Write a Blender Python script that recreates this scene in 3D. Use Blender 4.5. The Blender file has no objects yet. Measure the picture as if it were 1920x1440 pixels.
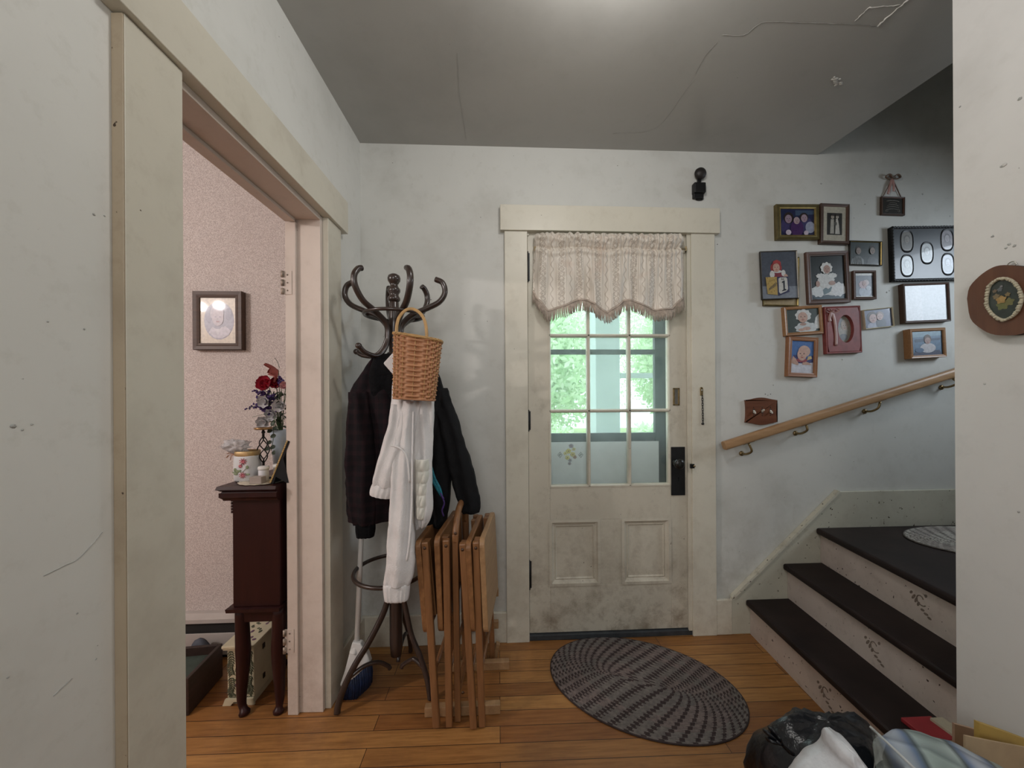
import bpy, math, random
import numpy as np
from mathutils import Vector, noise as mnoise
random.seed(7)
SC = bpy.context.scene
COL = SC.collection

# ------------------------------------------------------------------ camera, world, light, exposure
FPX, CX, CY, ROLL, YAW = 720.0, 960.0, 750.0, 0.006, 0.048
D = 1.923                 # the back wall stands at Y = D
H = 1.205                 # eye height
CEIL = 2.474
cam_d = bpy.data.cameras.new('camera')
cam = bpy.data.objects.new('camera', cam_d); COL.objects.link(cam)
cam_d.sensor_fit = 'HORIZONTAL'; cam_d.sensor_width = 36.0
cam_d.lens = FPX / 1920.0 * 36.0
cam_d.shift_y = (CY - 720.0) / 1920.0
cam_d.clip_start = 0.02
from mathutils import Matrix
cam.matrix_world = (Matrix.Translation((0, 0, H)) @ Matrix.Rotation(-YAW, 4, 'Z') @ Matrix.Rotation(math.pi/2, 4, 'X')
                    @ Matrix.Rotation(-ROLL, 4, 'Z'))
SC.camera = cam
SC.view_settings.view_transform = 'Standard'
SC.view_settings.look = 'None'
SC.view_settings.gamma = 1.0
SC.view_settings.use_curve_mapping = False
SC.view_settings.exposure = -0.08

W = bpy.data.worlds.new('sky'); SC.world = W; W.use_nodes = True
bg = W.node_tree.nodes['Background']
bg.inputs[0].default_value = (0.86, 0.95, 1.0, 1); bg.inputs[1].default_value = 3.3

def lamp(name, kind, loc, energy, color, size=0.1, size_y=None, look=None, spread=None):
    l = bpy.data.lights.new(name, kind); l.energy = energy; l.color = color
    if kind == 'AREA':
        l.shape = 'RECTANGLE'; l.size = size; l.size_y = size_y or size
        if spread: l.spread = spread
    elif kind == 'POINT': l.shadow_soft_size = size
    o = bpy.data.objects.new(name, l); COL.objects.link(o); o.location = loc
    if look is not None:
        o.rotation_euler = (Vector(look) - Vector(loc)).to_track_quat('-Z', 'Y').to_euler()
    return o
lamp('hall_ceiling_bulb', 'POINT', (0.34, 0.88, 2.34), 13.0, (1.0, 0.985, 0.96), 0.09)
lamp('daylight_rear_window', 'AREA', (-0.15, -1.75, 1.98), 24.0, (0.985, 0.99, 1.0), 1.1, 0.8, (0.35, 1.9, 1.75))
lamp('daylight_stair_window', 'AREA', (3.05, 1.17, 1.96), 5.5, (0.78, 0.89, 1.0), 0.45, 0.55, (1.50, 1.85, 1.18), 1.9)
lamp('parlor_bulb', 'POINT', (-2.60, 0.02, 2.12), 40.0, (1.0, 0.93, 0.90), 0.035)
lamp('parlor_bulb', 'POINT', (-2.80, -0.03, 2.12), 40.0, (1.0, 0.93, 0.90), 0.035)

# ------------------------------------------------------------------ from pixels of the photo to places in the room
RV = np.array([math.cos(YAW), -math.sin(YAW), 0.0]); FV = np.array([math.sin(YAW), math.cos(YAW), 0.0])
OV = np.array([0.0, 0.0, H])
def ray(px, py):
    dx, dy = px-CX, py-CY; c, s = math.cos(ROLL), math.sin(ROLL)
    return RV*((dx*c-dy*s)/FPX) + FV + np.array([0, 0, -(dy*c+dx*s)/FPX])
def onY(px, py, Y):
    r = ray(px, py); return OV + r*(Y/r[1])
def onZ(px, py, z=0.0):
    r = ray(px, py); return OV + r*((z-H)/r[2])
WD = np.array([0.042, 0.9991, 0.0]); WN = np.array([WD[1], -WD[0], 0.0])
CORNER = np.array([-0.649, D, 0.0])
def LW(s, n, z):            # along the left wall from the corner, out of the wall, up
    p = CORNER - WD*s + WN*n
    return (p[0], p[1], z)

# ------------------------------------------------------------------ materials
MATS = {}
def newmat(name):
    m = bpy.data.materials.new(name); m.use_nodes = True
    nt = m.node_tree; b = nt.nodes['Principled BSDF']
    return m, nt, b
def lk(nt, a, b): nt.links.new(a, b)
def coords(nt, scale=(1,1,1), rot=(0,0,0)):
    tc = nt.nodes.new('ShaderNodeTexCoord'); mp = nt.nodes.new('ShaderNodeMapping')
    mp.inputs['Scale'].default_value = scale; mp.inputs['Rotation'].default_value = rot
    lk(nt, tc.outputs['Object'], mp.inputs['Vector']); return mp.outputs['Vector']
def tex_noise(nt, vec, scale, detail=4, rough=0.55):
    n = nt.nodes.new('ShaderNodeTexNoise'); n.inputs['Scale'].default_value = scale
    n.inputs['Detail'].default_value = detail; n.inputs['Roughness'].default_value = rough
    lk(nt, vec, n.inputs['Vector']); return n.outputs['Fac']
def ramp(nt, fac, stops):
    r = nt.nodes.new('ShaderNodeValToRGB'); e = r.color_ramp.elements
    while len(e) > 1: e.remove(e[-1])
    for i, (p, c) in enumerate(stops):
        x = e[0] if i == 0 else e.new(p)
        x.position = p; x.color = (*c, 1) if len(c) == 3 else c
    lk(nt, fac, r.inputs['Fac']); return r.outputs['Color']
def mixc(nt, fac, a, b, mode='MIX'):
    m = nt.nodes.new('ShaderNodeMix'); m.data_type = 'RGBA'; m.blend_type = mode
    for sock, v in ((m.inputs[0], fac), (m.inputs[6], a), (m.inputs[7], b)):
        if hasattr(v, 'node'): lk(nt, v, sock)
        elif isinstance(v, (int, float)): sock.default_value = v
        else: sock.default_value = (*v, 1)
    return m.outputs[2]
def math_n(nt, op, a, b=None):
    m = nt.nodes.new('ShaderNodeMath'); m.operation = op
    for i, v in enumerate((a, b)):
        if v is None: continue
        if hasattr(v, 'node'): lk(nt, v, m.inputs[i])
        else: m.inputs[i].default_value = v
    return m.outputs[0]
def bump(nt, b, h, strength=0.2, dist=0.01):
    n = nt.nodes.new('ShaderNodeBump'); n.inputs['Strength'].default_value = strength; n.inputs['Distance'].default_value = dist
    lk(nt, h, n.inputs['Height']); lk(nt, n.outputs['Normal'], b.inputs['Normal'])
def pm(name, c, rough=0.6, metal=0.0, var=0.12, vs=8.0, bmp=0.0, bs=60.0, stretch=(1,1,1), spec=0.5, coat=0.0, c2=None):
    """plain procedural material: a colour with slow noise and a little bump"""
    if name in MATS: return MATS[name]
    m, nt, b = newmat(name)
    v = coords(nt, stretch); f = tex_noise(nt, v, vs, 5)
    lo = c2 if c2 else tuple(x*(1-var) for x in c); hi = c if c2 else tuple(min(1, x*(1+var)) for x in c)
    lk(nt, ramp(nt, f, [(0.32, lo), (0.68, hi)]), b.inputs['Base Color'])
    b.inputs['Roughness'].default_value = rough; b.inputs['Metallic'].default_value = metal
    b.inputs['Specular IOR Level'].default_value = spec
    if coat: b.inputs['Coat Weight'].default_value = coat; b.inputs['Coat Roughness'].default_value = 0.06
    if bmp: bump(nt, b, tex_noise(nt, v, bs, 3), bmp, 0.004)
    MATS[name] = m; return m
def painted(name, c, dirt, rough=0.5, speck=0.5, scale=3.0, chip=0.62, spec=0.4, low=0.0):
    """old paint: blotchy stains, grime and small dark chips; low > 0 adds scuffs near the floor"""
    if name in MATS: return MATS[name]
    m, nt, b = newmat(name); v = coords(nt)
    blot = tex_noise(nt, v, scale, 6, 0.62)
    col = ramp(nt, blot, [(0.30, tuple(c[i]*0.80+dirt[i]*0.15 for i in range(3))), (0.48, c), (0.75, tuple(min(1, x*1.05) for x in c))])
    grime = tex_noise(nt, v, 17.0, 8, 0.7)
    gf = math_n(nt, 'MULTIPLY', ramp(nt, grime, [(0.54, (0,0,0)), (0.74, (1,1,1))]), speck)
    col = mixc(nt, gf, col, dirt)
    ch = tex_noise(nt, v, 60.0, 2, 0.5)
    cf = ramp(nt, ch, [(chip+0.13, (0,0,0)), (chip+0.15, (1,1,1))])
    col = mixc(nt, cf, col, (dirt[0]*0.25, dirt[1]*0.22, dirt[2]*0.2))
    if low:
        sx = nt.nodes.new('ShaderNodeSeparateXYZ'); lk(nt, v, sx.inputs[0])
        mr = nt.nodes.new('ShaderNodeMapRange'); mr.inputs[1].default_value = 0.0; mr.inputs[2].default_value = 0.8
        mr.inputs[3].default_value = 1.0; mr.inputs[4].default_value = 0.0; lk(nt, sx.outputs[2], mr.inputs[0])
        sc = ramp(nt, tex_noise(nt, v, 9.0, 9, 0.75), [(0.45, (0,0,0)), (0.66, (1,1,1))])
        col = mixc(nt, math_n(nt, 'MULTIPLY', math_n(nt, 'MULTIPLY', sc, mr.outputs[0]), low), col, dirt)
    lk(nt, col, b.inputs['Base Color']); b.inputs['Roughness'].default_value = rough
    b.inputs['Specular IOR Level'].default_value = spec
    bump(nt, b, tex_noise(nt, v, 40.0, 4), 0.06, 0.003)
    MATS[name] = m; return m
def wood(name, c1, c2, rough=0.4, axis='X', scale=1.0, spec=0.5, coat=0.0):
    if name in MATS: return MATS[name]
    m, nt, b = newmat(name)
    st = {'X': (1.2, 14, 14), 'Y': (14, 1.2, 14), 'Z': (14, 14, 1.2)}[axis]
    v = coords(nt, tuple(s*scale for s in st))
    g = tex_noise(nt, v, 3.0, 8, 0.65)
    lk(nt, ramp(nt, g, [(0.25, c1), (0.5, tuple((c1[i]+c2[i])/2 for i in range(3))), (0.72, c2)]), b.inputs['Base Color'])
    b.inputs['Roughness'].default_value = rough; b.inputs['Specular IOR Level'].default_value = spec
    if coat: b.inputs['Coat Weight'].default_value = coat; b.inputs['Coat Roughness'].default_value = 0.15
    bump(nt, b, g, 0.1, 0.002)
    MATS[name] = m; return m
def flat(c, rough=0.35):
    """printed colour of a photograph or decal"""
    n = 'print_%02x%02x%02x' % tuple(int(255*x) for x in c)
    if n in MATS: return MATS[n]
    m, nt, b = newmat(n); f = tex_noise(nt, coords(nt), 90, 4)
    lk(nt, ramp(nt, f, [(0.3, tuple(x*0.82 for x in c)), (0.7, tuple(min(1, x*1.1) for x in c))]), b.inputs['Base Color'])
    b.inputs['Roughness'].default_value = rough
    b.inputs['Coat Weight'].default_value = 0.3; b.inputs['Coat Roughness'].default_value = 0.04
    MATS[n] = m; return m
def floor_mat():
    m, nt, b = newmat('floor_boards')
    v = coords(nt, (1,1,1), (0,0,0.012))
    br = nt.nodes.new('ShaderNodeTexBrick'); br.offset = 0.37; br.inputs['Scale'].default_value = 1.0
    br.inputs['Brick Width'].default_value = 1.25; br.inputs['Row Height'].default_value = 0.071
    br.inputs['Mortar Size'].default_value = 0.0013; br.inputs['Mortar Smooth'].default_value = 0.15; br.inputs['Bias'].default_value = 0.0
    br.inputs['Color1'].default_value = (0.27, 0.108, 0.030, 1); br.inputs['Color2'].default_value = (0.47, 0.235, 0.072, 1)
    br.inputs['Mortar'].default_value = (0.035, 0.013, 0.007, 1); lk(nt, v, br.inputs['Vector'])
    g = tex_noise(nt, coords(nt, (1.6, 22, 1)), 4.0, 8, 0.65)
    col = mixc(nt, 1.0, br.outputs['Color'], ramp(nt, g, [(0.3, (0.62,0.56,0.52)), (0.6, (1.0,1.0,1.0)), (0.75, (1.15,1.12,1.05))]), 'MULTIPLY')
    w = tex_noise(nt, coords(nt), 2.2, 6, 0.7)
    col = mixc(nt, ramp(nt, w, [(0.5, (0,0,0)), (0.72, (0.55,0.55,0.55))]), col, (0.12, 0.05, 0.025))
    lk(nt, col, b.inputs['Base Color']); b.inputs['Roughness'].default_value = 0.42
    bump(nt, b, math_n(nt, 'SUBTRACT', math_n(nt, 'MULTIPLY', g, 0.25), br.outputs['Fac']), 0.35, 0.003)
    return m
def speckled(name, c1, c2, scale, rough=0.85):
    m, nt, b = newmat(name); v = coords(nt)
    f = tex_noise(nt, v, scale, 2, 0.5); blot = tex_noise(nt, v, 3.0, 4)
    col = ramp(nt, f, [(0.42, c2), (0.58, c1)])
    col = mixc(nt, math_n(nt, 'MULTIPLY', blot, 0.35), col, (c2[0]*0.9, c2[1]*0.8, c2[2]*0.8))
    lk(nt, col, b.inputs['Base Color']); b.inputs['Roughness'].default_value = rough
    bump(nt, b, f, 0.15, 0.002); return m
def leaf_mat(name, c):
    m, nt, b = newmat(name); t = nt.nodes.new('ShaderNodeBsdfTranslucent'); mx = nt.nodes.new('ShaderNodeMixShader'); mx.inputs[0].default_value = 0.5
    f = ramp(nt, tex_noise(nt, coords(nt), 2.5, 4), [(0.3, tuple(x*.8 for x in c)), (0.7, c)])
    lk(nt, f, b.inputs['Base Color']); lk(nt, f, t.inputs[0]); b.inputs['Roughness'].default_value = 0.7
    lk(nt, b.outputs[0], mx.inputs[1]); lk(nt, t.outputs[0], mx.inputs[2]); lk(nt, mx.outputs[0], nt.nodes['Material Output'].inputs['Surface']); return m
def glass_mat(name, tint, gloss=0.06, haze=0.0):
    m, nt, b = newmat(name); nt.nodes.remove(b)
    t = nt.nodes.new('ShaderNodeBsdfTransparent'); t.inputs[0].default_value = (*tint, 1)
    g = nt.nodes.new('ShaderNodeBsdfGlossy'); g.inputs['Roughness'].default_value = 0.04; g.inputs[0].default_value = (0.9,0.95,0.95,1)
    mx = nt.nodes.new('ShaderNodeMixShader')
    v = coords(nt); d = tex_noise(nt, v, 30, 5)
    lk(nt, ramp(nt, d, [(0.3, (gloss*0.7,)*3), (0.8, (gloss*1.5,)*3)]), mx.inputs[0])
    lk(nt, t.outputs[0], mx.inputs[1]); lk(nt, g.outputs[0], mx.inputs[2])
    if haze:
        tr = nt.nodes.new('ShaderNodeBsdfTranslucent'); tr.inputs[0].default_value = (0.85, 0.92, 0.90, 1)
        m2 = nt.nodes.new('ShaderNodeMixShader'); lk(nt, ramp(nt, tex_noise(nt, v, 14, 6), [(0.3, (haze*0.7,)*3), (0.75, (haze*1.3,)*3)]), m2.inputs[0])
        lk(nt, mx.outputs[0], m2.inputs[1]); lk(nt, tr.outputs[0], m2.inputs[2]); mx = m2
    lk(nt, mx.outputs[0], nt.nodes['Material Output'].inputs['Surface']); return m

# ------------------------------------------------------------------ mesh builder
OFF = {}
def nrm3(v):
    v = np.asarray(v, float); l = np.linalg.norm(v); return v/l if l > 1e-12 else v
def catmull(pts, n):
    P = [np.asarray(p, float) for p in pts]; P = [2*P[0]-P[1]] + P + [2*P[-1]-P[-2]]
    out = []
    for i in range(1, len(P)-2):
        for k in range(n):
            t = k/n; a, b, c, d = P[i-1], P[i], P[i+1], P[i+2]
            out.append(0.5*((2*b)+(c-a)*t+(2*a-5*b+4*c-d)*t*t+(3*b-a-3*c+d)*t**3))
    out.append(P[-2]); return out
class MB:
    def __init__(s): s.v = []; s.f = []; s.mi = []; s.m = []; s.sm = []
    def slot(s, mat):
        if mat not in s.m: s.m.append(mat)
        return s.m.index(mat)
    def add(s, vs, fs, mat, smooth=False):
        o = len(s.v); s.v += [tuple(map(float, v)) for v in vs]; k = s.slot(mat)
        for f in fs: s.f.append(tuple(i+o for i in f)); s.mi.append(k); s.sm.append(smooth)
        return s
    def hexa(s, p, mat):       # eight corners: bottom four then top four
        return s.add(p, [(3,2,1,0), (4,5,6,7), (0,1,5,4), (1,2,6,5), (2,3,7,6), (3,0,4,7)], mat)
    def box(s, lo, hi, mat):
        a, b, c = lo; d, e, f = hi
        return s.hexa([(a,b,c),(d,b,c),(d,e,c),(a,e,c),(a,b,f),(d,b,f),(d,e,f),(a,e,f)], mat)
    def lbox(s, s0, s1, n0, n1, z0, z1, mat):   # box in the left wall's own frame
        q = [LW(s1,n0,z0), LW(s1,n1,z0), LW(s0,n1,z0), LW(s0,n0,z0)]
        return s.hexa(q + [(x, y, z1) for x, y, _ in q], mat)
    def beam(s, p0, p1, w, h, mat, up=(0,0,1), w1=None, h1=None):
        p0, p1 = np.asarray(p0, float), np.asarray(p1, float); d = nrm3(p1-p0)
        a = nrm3(np.cross(d, up)) if abs(np.dot(d, nrm3(up))) < 0.999 else np.array([1., 0, 0]); b = np.cross(a, d)
        w1 = w if w1 is None else w1; h1 = h if h1 is None else h1
        q = []
        for p, ww, hh in ((p0, w, h), (p1, w1, h1)):
            q += [p-a*ww/2-b*hh/2, p+a*ww/2-b*hh/2, p+a*ww/2+b*hh/2, p-a*ww/2+b*hh/2]
        return s.hexa(q, mat)
    def prism(s, poly, ext, mat, cap=True):
        n = len(poly); P = [np.asarray(p, float) for p in poly]; E = np.asarray(ext, float)
        fs = [(i, (i+1) % n, n+(i+1) % n, n+i) for i in range(n)]
        if cap: fs += [tuple(range(n-1, -1, -1)), tuple(range(n, 2*n))]
        return s.add(P+[p+E for p in P], fs, mat)
    def tube(s, pts, r, mat, n=10, flat=1.0, up=(0,0,1), closed=False, cap=True, smooth=True):
        """swept tube; r a number or one per point; flat squeezes it across"""
        P = [np.asarray(p, float) for p in pts]; m = len(P); vs = []; prev = None
        for i in range(m):
            a = P[(i-1) % m] if (closed or i) else P[i]; b = P[(i+1) % m] if (closed or i < m-1) else P[i]
            d = nrm3(b-a); u = np.asarray(up, float) if prev is None else prev
            x = u-d*np.dot(u, d)
            if np.linalg.norm(x) < 1e-6: x = np.cross(d, (1, 0, 0.3))
            x = nrm3(x); prev = x; y = np.cross(d, x); rr = r[i] if hasattr(r, '__len__') else r
            for k in range(n):
                t = 2*math.pi*k/n; vs.append(P[i]+x*rr*math.cos(t)*flat+y*rr*math.sin(t))
        fs = []
        for i in range(m if closed else m-1):
            j = (i+1) % m
            for k in range(n): fs.append((i*n+k, i*n+(k+1) % n, j*n+(k+1) % n, j*n+k))
        if cap and not closed: fs += [tuple(range(n-1, -1, -1)), tuple(range((m-1)*n, m*n))]
        return s.add(vs, fs, mat, smooth)
    def cyl(s, p0, p1, r, mat, n=16, r1=None, smooth=True):
        return s.tube([p0, p1], [r, r if r1 is None else r1], mat, n, up=(0.31, 0.87, 0.2), smooth=smooth)
    def lathe(s, prof, c, mat, n=20, ax=None, smooth=True):
        """prof: (radius, height) list about a vertical axis through c"""
        c = np.asarray(c, float); vs = []
        z = nrm3(ax) if ax is not None else np.array([0, 0, 1.]); x = nrm3(np.cross((0.3, 1, 0.1), z)); y = np.cross(z, x)
        for r, h in prof:
            for k in range(n):
                t = 2*math.pi*k/n; vs.append(c+z*h+x*r*math.cos(t)+y*r*math.sin(t))
        fs = [(i*n+k, i*n+(k+1) % n, (i+1)*n+(k+1) % n, (i+1)*n+k) for i in range(len(prof)-1) for k in range(n)]
        fs += [tuple(range(n-1, -1, -1)), tuple(range((len(prof)-1)*n, len(prof)*n))]
        return s.add(vs, fs, mat, smooth)
    def ell(s, c, r, mat, n=14, m=10, jit=0.0, seed=0, fs_=3.0):
        c = np.asarray(c, float); r = (r, r, r) if not hasattr(r, '__len__') else r; vs = []
        for i in range(m+1):
            p = math.pi*i/m
            for k in range(n):
                t = 2*math.pi*k/n; d = np.array([math.sin(p)*math.cos(t), math.sin(p)*math.sin(t), -math.cos(p)])
                q = 1+(jit*mnoise.noise(Vector(d*fs_)+Vector((seed, seed*1.7, 0))) if jit else 0)
                vs.append(c+d*np.asarray(r)*q)
        return s.add(vs, [(i*n+k, i*n+(k+1) % n, (i+1)*n+(k+1) % n, (i+1)*n+k) for i in range(m) for k in range(n)], mat, True)
    def grid(s, fn, nu, nv, mat, smooth=True, closed=False):
        w = nu if closed else nu+1
        vs = [fn(i/nu, j/nv) for j in range(nv+1) for i in range(w)]
        fs = [(j*w+i, j*w+(i+1) % w, (j+1)*w+(i+1) % w, (j+1)*w+i) for j in range(nv) for i in range(nu)]
        return s.add(vs, fs, mat, smooth)
    def build(s, name, parent=None, base=None, bevel=0.0, seg=2, solid=0.0, sub=0, kind=None, label=None, cat=None, group=None):
        off = np.zeros(3)
        if parent is not None: off = OFF[parent.name]
        elif base is not None: off = np.asarray(base, float)
        me = bpy.data.meshes.new(name); me.from_pydata([tuple(np.asarray(v)-off) for v in s.v], [], s.f)
        for m in s.m: me.materials.append(m)
        me.polygons.foreach_set('material_index', s.mi); me.polygons.foreach_set('use_smooth', s.sm); me.update()
        o = bpy.data.objects.new(name, me); COL.objects.link(o)
        if parent is not None: o.parent = parent
        else: o.location = off
        OFF[o.name] = off
        if solid:
            md = o.modifiers.new('thickness', 'SOLIDIFY'); md.thickness = solid; md.offset = 0
        if bevel:
            md = o.modifiers.new('bevel', 'BEVEL'); md.width = bevel; md.segments = seg; md.limit_method = 'ANGLE'; md.angle_limit = math.radians(40)
        if sub:
            md = o.modifiers.new('sub', 'SUBSURF'); md.levels = sub; md.render_levels = sub
        if kind: o['kind'] = kind
        if label: o['label'] = label
        if cat: o['category'] = cat
        if group: o['group'] = group
        return o
def thing(name, loc, label=None, cat=None, group=None, kind=None):
    o = bpy.data.objects.new(name, None); COL.objects.link(o); o.location = tuple(map(float, loc)); o.empty_display_size = 0.05
    OFF[o.name] = np.asarray(loc, float)
    if label: o['label'] = label
    if cat: o['category'] = cat
    if group: o['group'] = group
    if kind: o['kind'] = kind
    return o
def loft_px(mb, rows, mat, n=44, steps=5, amp=0.006, k=5, ph=0.0, wr=0.004, cap=True, seed=0):
    """cloth or other soft body: rows (y_px, left_px, right_px, Y, half_thickness) become a closed tube with hanging folds"""
    R = []
    for y, xl, xr, Y, th in rows:
        a, b = onY(xl, y, Y), onY(xr, y, Y)
        R.append(np.array([(a[0]+b[0])/2, Y, (a[2]+b[2])/2, abs(b[0]-a[0])/2, th]))
    R = catmull(R, steps); vs = []
    for r in R:
        for i in range(n):
            t = 2*math.pi*i/n; cx, cy = math.cos(t), math.sin(t)
            sx = math.copysign(abs(cx)**0.8, cx); sy = math.copysign(abs(cy)**0.7, cy)
            x = r[0]+r[3]*sx; z = r[2]
            fold = amp*math.sin(k*sx*1.6+ph+2.0*z+1.3*math.sin(9*z+ph))*abs(cy)
            w = wr*mnoise.noise(Vector((x*22+seed, z*22, cy*1.5)))+0.5*wr*mnoise.noise(Vector((x*60, z*45+seed, cy)))
            vs.append((x+w*0.6, r[1]+r[4]*sy+fold*(1 if cy < 0 else -1)+w, z+0.35*w))
    m = len(R); fs = [(i*n+q, i*n+(q+1) % n, (i+1)*n+(q+1) % n, (i+1)*n+q) for i in range(m-1) for q in range(n)]
    if cap: fs += [tuple(range(n-1, -1, -1)), tuple(range((m-1)*n, m*n))]
    mb.add(vs, fs, mat, True); return mb
# ------------------------------------------------------------------ the setting
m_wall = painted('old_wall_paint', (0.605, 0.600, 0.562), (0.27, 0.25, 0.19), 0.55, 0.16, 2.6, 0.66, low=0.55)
m_wallL = painted('left_wall_paint', (0.73, 0.725, 0.685), (0.38, 0.36, 0.28), 0.5, 0.22, 2.4, 0.66, low=0.3)
m_wallR = painted('right_wall_paint', (0.72, 0.70, 0.675), (0.42, 0.40, 0.36), 0.5, 0.14, 2.4, 0.66)
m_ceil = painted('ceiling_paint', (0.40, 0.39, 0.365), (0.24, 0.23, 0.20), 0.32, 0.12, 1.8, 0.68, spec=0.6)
m_trim = painted('cream_trim_paint', (0.66, 0.62, 0.52), (0.30, 0.23, 0.15), 0.38, 0.18, 4.0, 0.66, low=0.35)
m_edge = painted('tan_trim_edge', (0.42, 0.34, 0.24), (0.22, 0.15, 0.09), 0.5, 0.3, 5.0, 0.6)  # darker tan for the outer side of the near casing
m_door = painted('dirty_door_paint', (0.60, 0.555, 0.46), (0.20, 0.15, 0.10), 0.40, 0.30, 4.5, 0.63, low=0.75)
m_litjamb = painted('parlor_lit_jamb_paint', (0.63, 0.545, 0.48), (0.26, 0.18, 0.13), 0.4, 0.14, 4.0, 0.66, low=0.35)  # the parlor's pinkish light is tinted into this jamb colour
m_parlor = speckled('speckled_pink_wallpaper', (0.72, 0.665, 0.635), (0.46, 0.405, 0.385), 320)
m_black = pm('black_iron', (0.012, 0.012, 0.013), 0.45, 0.3, 0.3, 30)
m_slate = pm('dark_threshold', (0.035, 0.04, 0.045), 0.6, 0, 0.3, 20)
m_brass = pm('aged_brass', (0.30, 0.22, 0.11), 0.35, 0.9, 0.25, 40)
m_white = pm('white_plastic', (0.72, 0.72, 0.70), 0.4, 0, 0.05, 20)
m_green = pm('storm_door_dark_green', (0.014, 0.02, 0.02), 0.5, 0, 0.3, 25)
m_floor = floor_mat()

XS = 3.35; YS = -1.8; ZT = 3.6
MB().box((-3.3, YS-0.1, -0.1), (XS+0.1, D+0.14, 0.0), m_floor).build('floor', kind='structure')
b = MB()
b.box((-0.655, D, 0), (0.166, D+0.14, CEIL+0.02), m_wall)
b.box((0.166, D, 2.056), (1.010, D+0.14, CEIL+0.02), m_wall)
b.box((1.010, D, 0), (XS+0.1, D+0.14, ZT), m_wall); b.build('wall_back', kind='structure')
SF, SN = 0.385, 1.055            # the doorway into the parlor, along the left wall
HZ = 1.925
b = MB()
b.lbox(0, SF-0.002, -0.118, 0, 0, CEIL, m_wallL); b.lbox(SF-0.002, SN+.02, -0.118, 0, HZ+0.02, CEIL, m_wallL)
b.lbox(SN+0.02, 3.75, -0.118, 0, 0, CEIL, m_wallL); b.build('wall_left', kind='structure')
MB().box((1.31, YS, 0), (1.43, 1.03, CEIL), m_wallR).build('wall_right', kind='structure')
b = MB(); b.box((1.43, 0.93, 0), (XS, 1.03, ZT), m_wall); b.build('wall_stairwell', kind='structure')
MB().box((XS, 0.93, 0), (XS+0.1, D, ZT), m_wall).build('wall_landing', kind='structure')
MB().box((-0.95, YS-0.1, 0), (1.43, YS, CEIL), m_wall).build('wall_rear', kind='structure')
# ceiling: its edge runs back along the stairwell
b = MB(); e = lambda y: 1.696-0.0983*(y-1.898)
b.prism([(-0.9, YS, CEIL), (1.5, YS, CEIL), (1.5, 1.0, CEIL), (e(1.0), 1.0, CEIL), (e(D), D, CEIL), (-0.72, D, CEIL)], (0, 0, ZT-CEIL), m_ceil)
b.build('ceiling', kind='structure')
MB().box((1.5, 0.9, ZT), (XS+0.1, D+0.14, ZT+0.1), m_ceil).build('ceiling_stairwell', kind='structure')
# cracks and a flaked patch in the ceiling paint
m_crack = pm('bare_plaster_crack', (0.60, 0.58, 0.54), 0.8, 0, 0.2, 60)
m_crackd = pm('crack_line', (0.30, 0.29, 0.27), 0.8, 0, 0.2, 60)
b = MB()
def crackline(px, w, mat, jit=2.0):
    pts = catmull([onZ(x, y, CEIL-0.0008) for x, y in px], 6)
    pts = [p+np.array([random.uniform(-1, 1), random.uniform(-1, 1), 0])*0.0008*jit for p in pts]
    b.tube(pts, [w*random.uniform(0.5, 1.2) for _ in pts], mat, 5)
crackline([(1355, 66), (1394, 66), (1415, 51), (1432, 42), (1460, 41), (1520, 43), (1600, 45), (1642, 50)], 0.0009, m_crackd)
crackline([(1602, 41), (1616, 27), (1630, 14)], 0.0014, m_crack); crackline([(1630, 14), (1660, 12), (1690, 9)], 0.0014, m_crack)
crackline([(1644, 50), (1668, 29), (1690, 10), (1706, -2)], 0.0028, m_crack, 3)
crackline([(1305, 138), (1320, 108), (1345, 78)], 0.0006, m_crackd); crackline([(1150, 440-190), (1230, 240), (1300, 150)], 0.0005, m_crackd)
crackline([(858, 100), (862, 180), (875, 262)], 0.0005, m_crackd)
b.build('plaster_crack', bpy.data.objects['ceiling'])
b = MB()
for k in range(9):
    p = onZ(1568+random.uniform(-13, 13), 152+random.uniform(-8, 8), CEIL-0.001)
    b.ell(p, (random.uniform(.004, .010), random.uniform(.003, .008), .0025), m_crack, 8, 6, 0.5, k)
b.build('flaked_paint', bpy.data.objects['ceiling'])
# parlor beyond the doorway
MB().box((-3.3, D, 0), (-0.655, D+0.14, CEIL), m_parlor).build('wall_parlor_back', kind='structure')
MB().box((-3.4, -1.1, 0), (-3.3, D+0.14, CEIL), m_parlor).build('wall_parlor_left', kind='structure')
MB().box((-3.3, -1.1, 0), (-0.83, -1.0, CEIL), m_parlor).build('wall_parlor_rear', kind='structure')
MB().box((-3.4, -1.1, CEIL), (-0.70, D+0.14, CEIL+0.1), m_ceil).build('ceiling_parlor', kind='structure')
# doorway trim: casings, jambs
TN = [0]
def trim(b, bev=0.002):
    TN[0] += 1; return b.build('trim_%d' % TN[0], kind='structure', bevel=bev)
b = MB(); b.lbox(SN, SN+0.126, 0, 0.022, 0, HZ-.002, m_trim); b.lbox(SN+.126, SN+.129, 0, .0215, 0, HZ-.003, m_edge); trim(b, .001)
b = MB(); b.lbox(SF-0.115, SF, 0, 0.022, 0, HZ, m_trim); trim(b)
b = MB(); b.lbox(SF-0.155, SN+0.150, 0, 0.036, HZ, 2.061, m_trim); trim(b)
jf = MB(); jf.lbox(SF-0.001, SF+0.018, -0.130, 0.0, 0, HZ, m_litjamb)
jfo = trim(jf)
b = MB(); b.lbox(SF+0.018, SF+0.030, -0.130, -0.090, 0, HZ-0.03, m_litjamb); trim(b)          # stop on the far jamb
b = MB(); b.lbox(SN-0.018, SN+0.02, -0.130, 0.0, 0, HZ, m_litjamb); trim(b)
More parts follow.
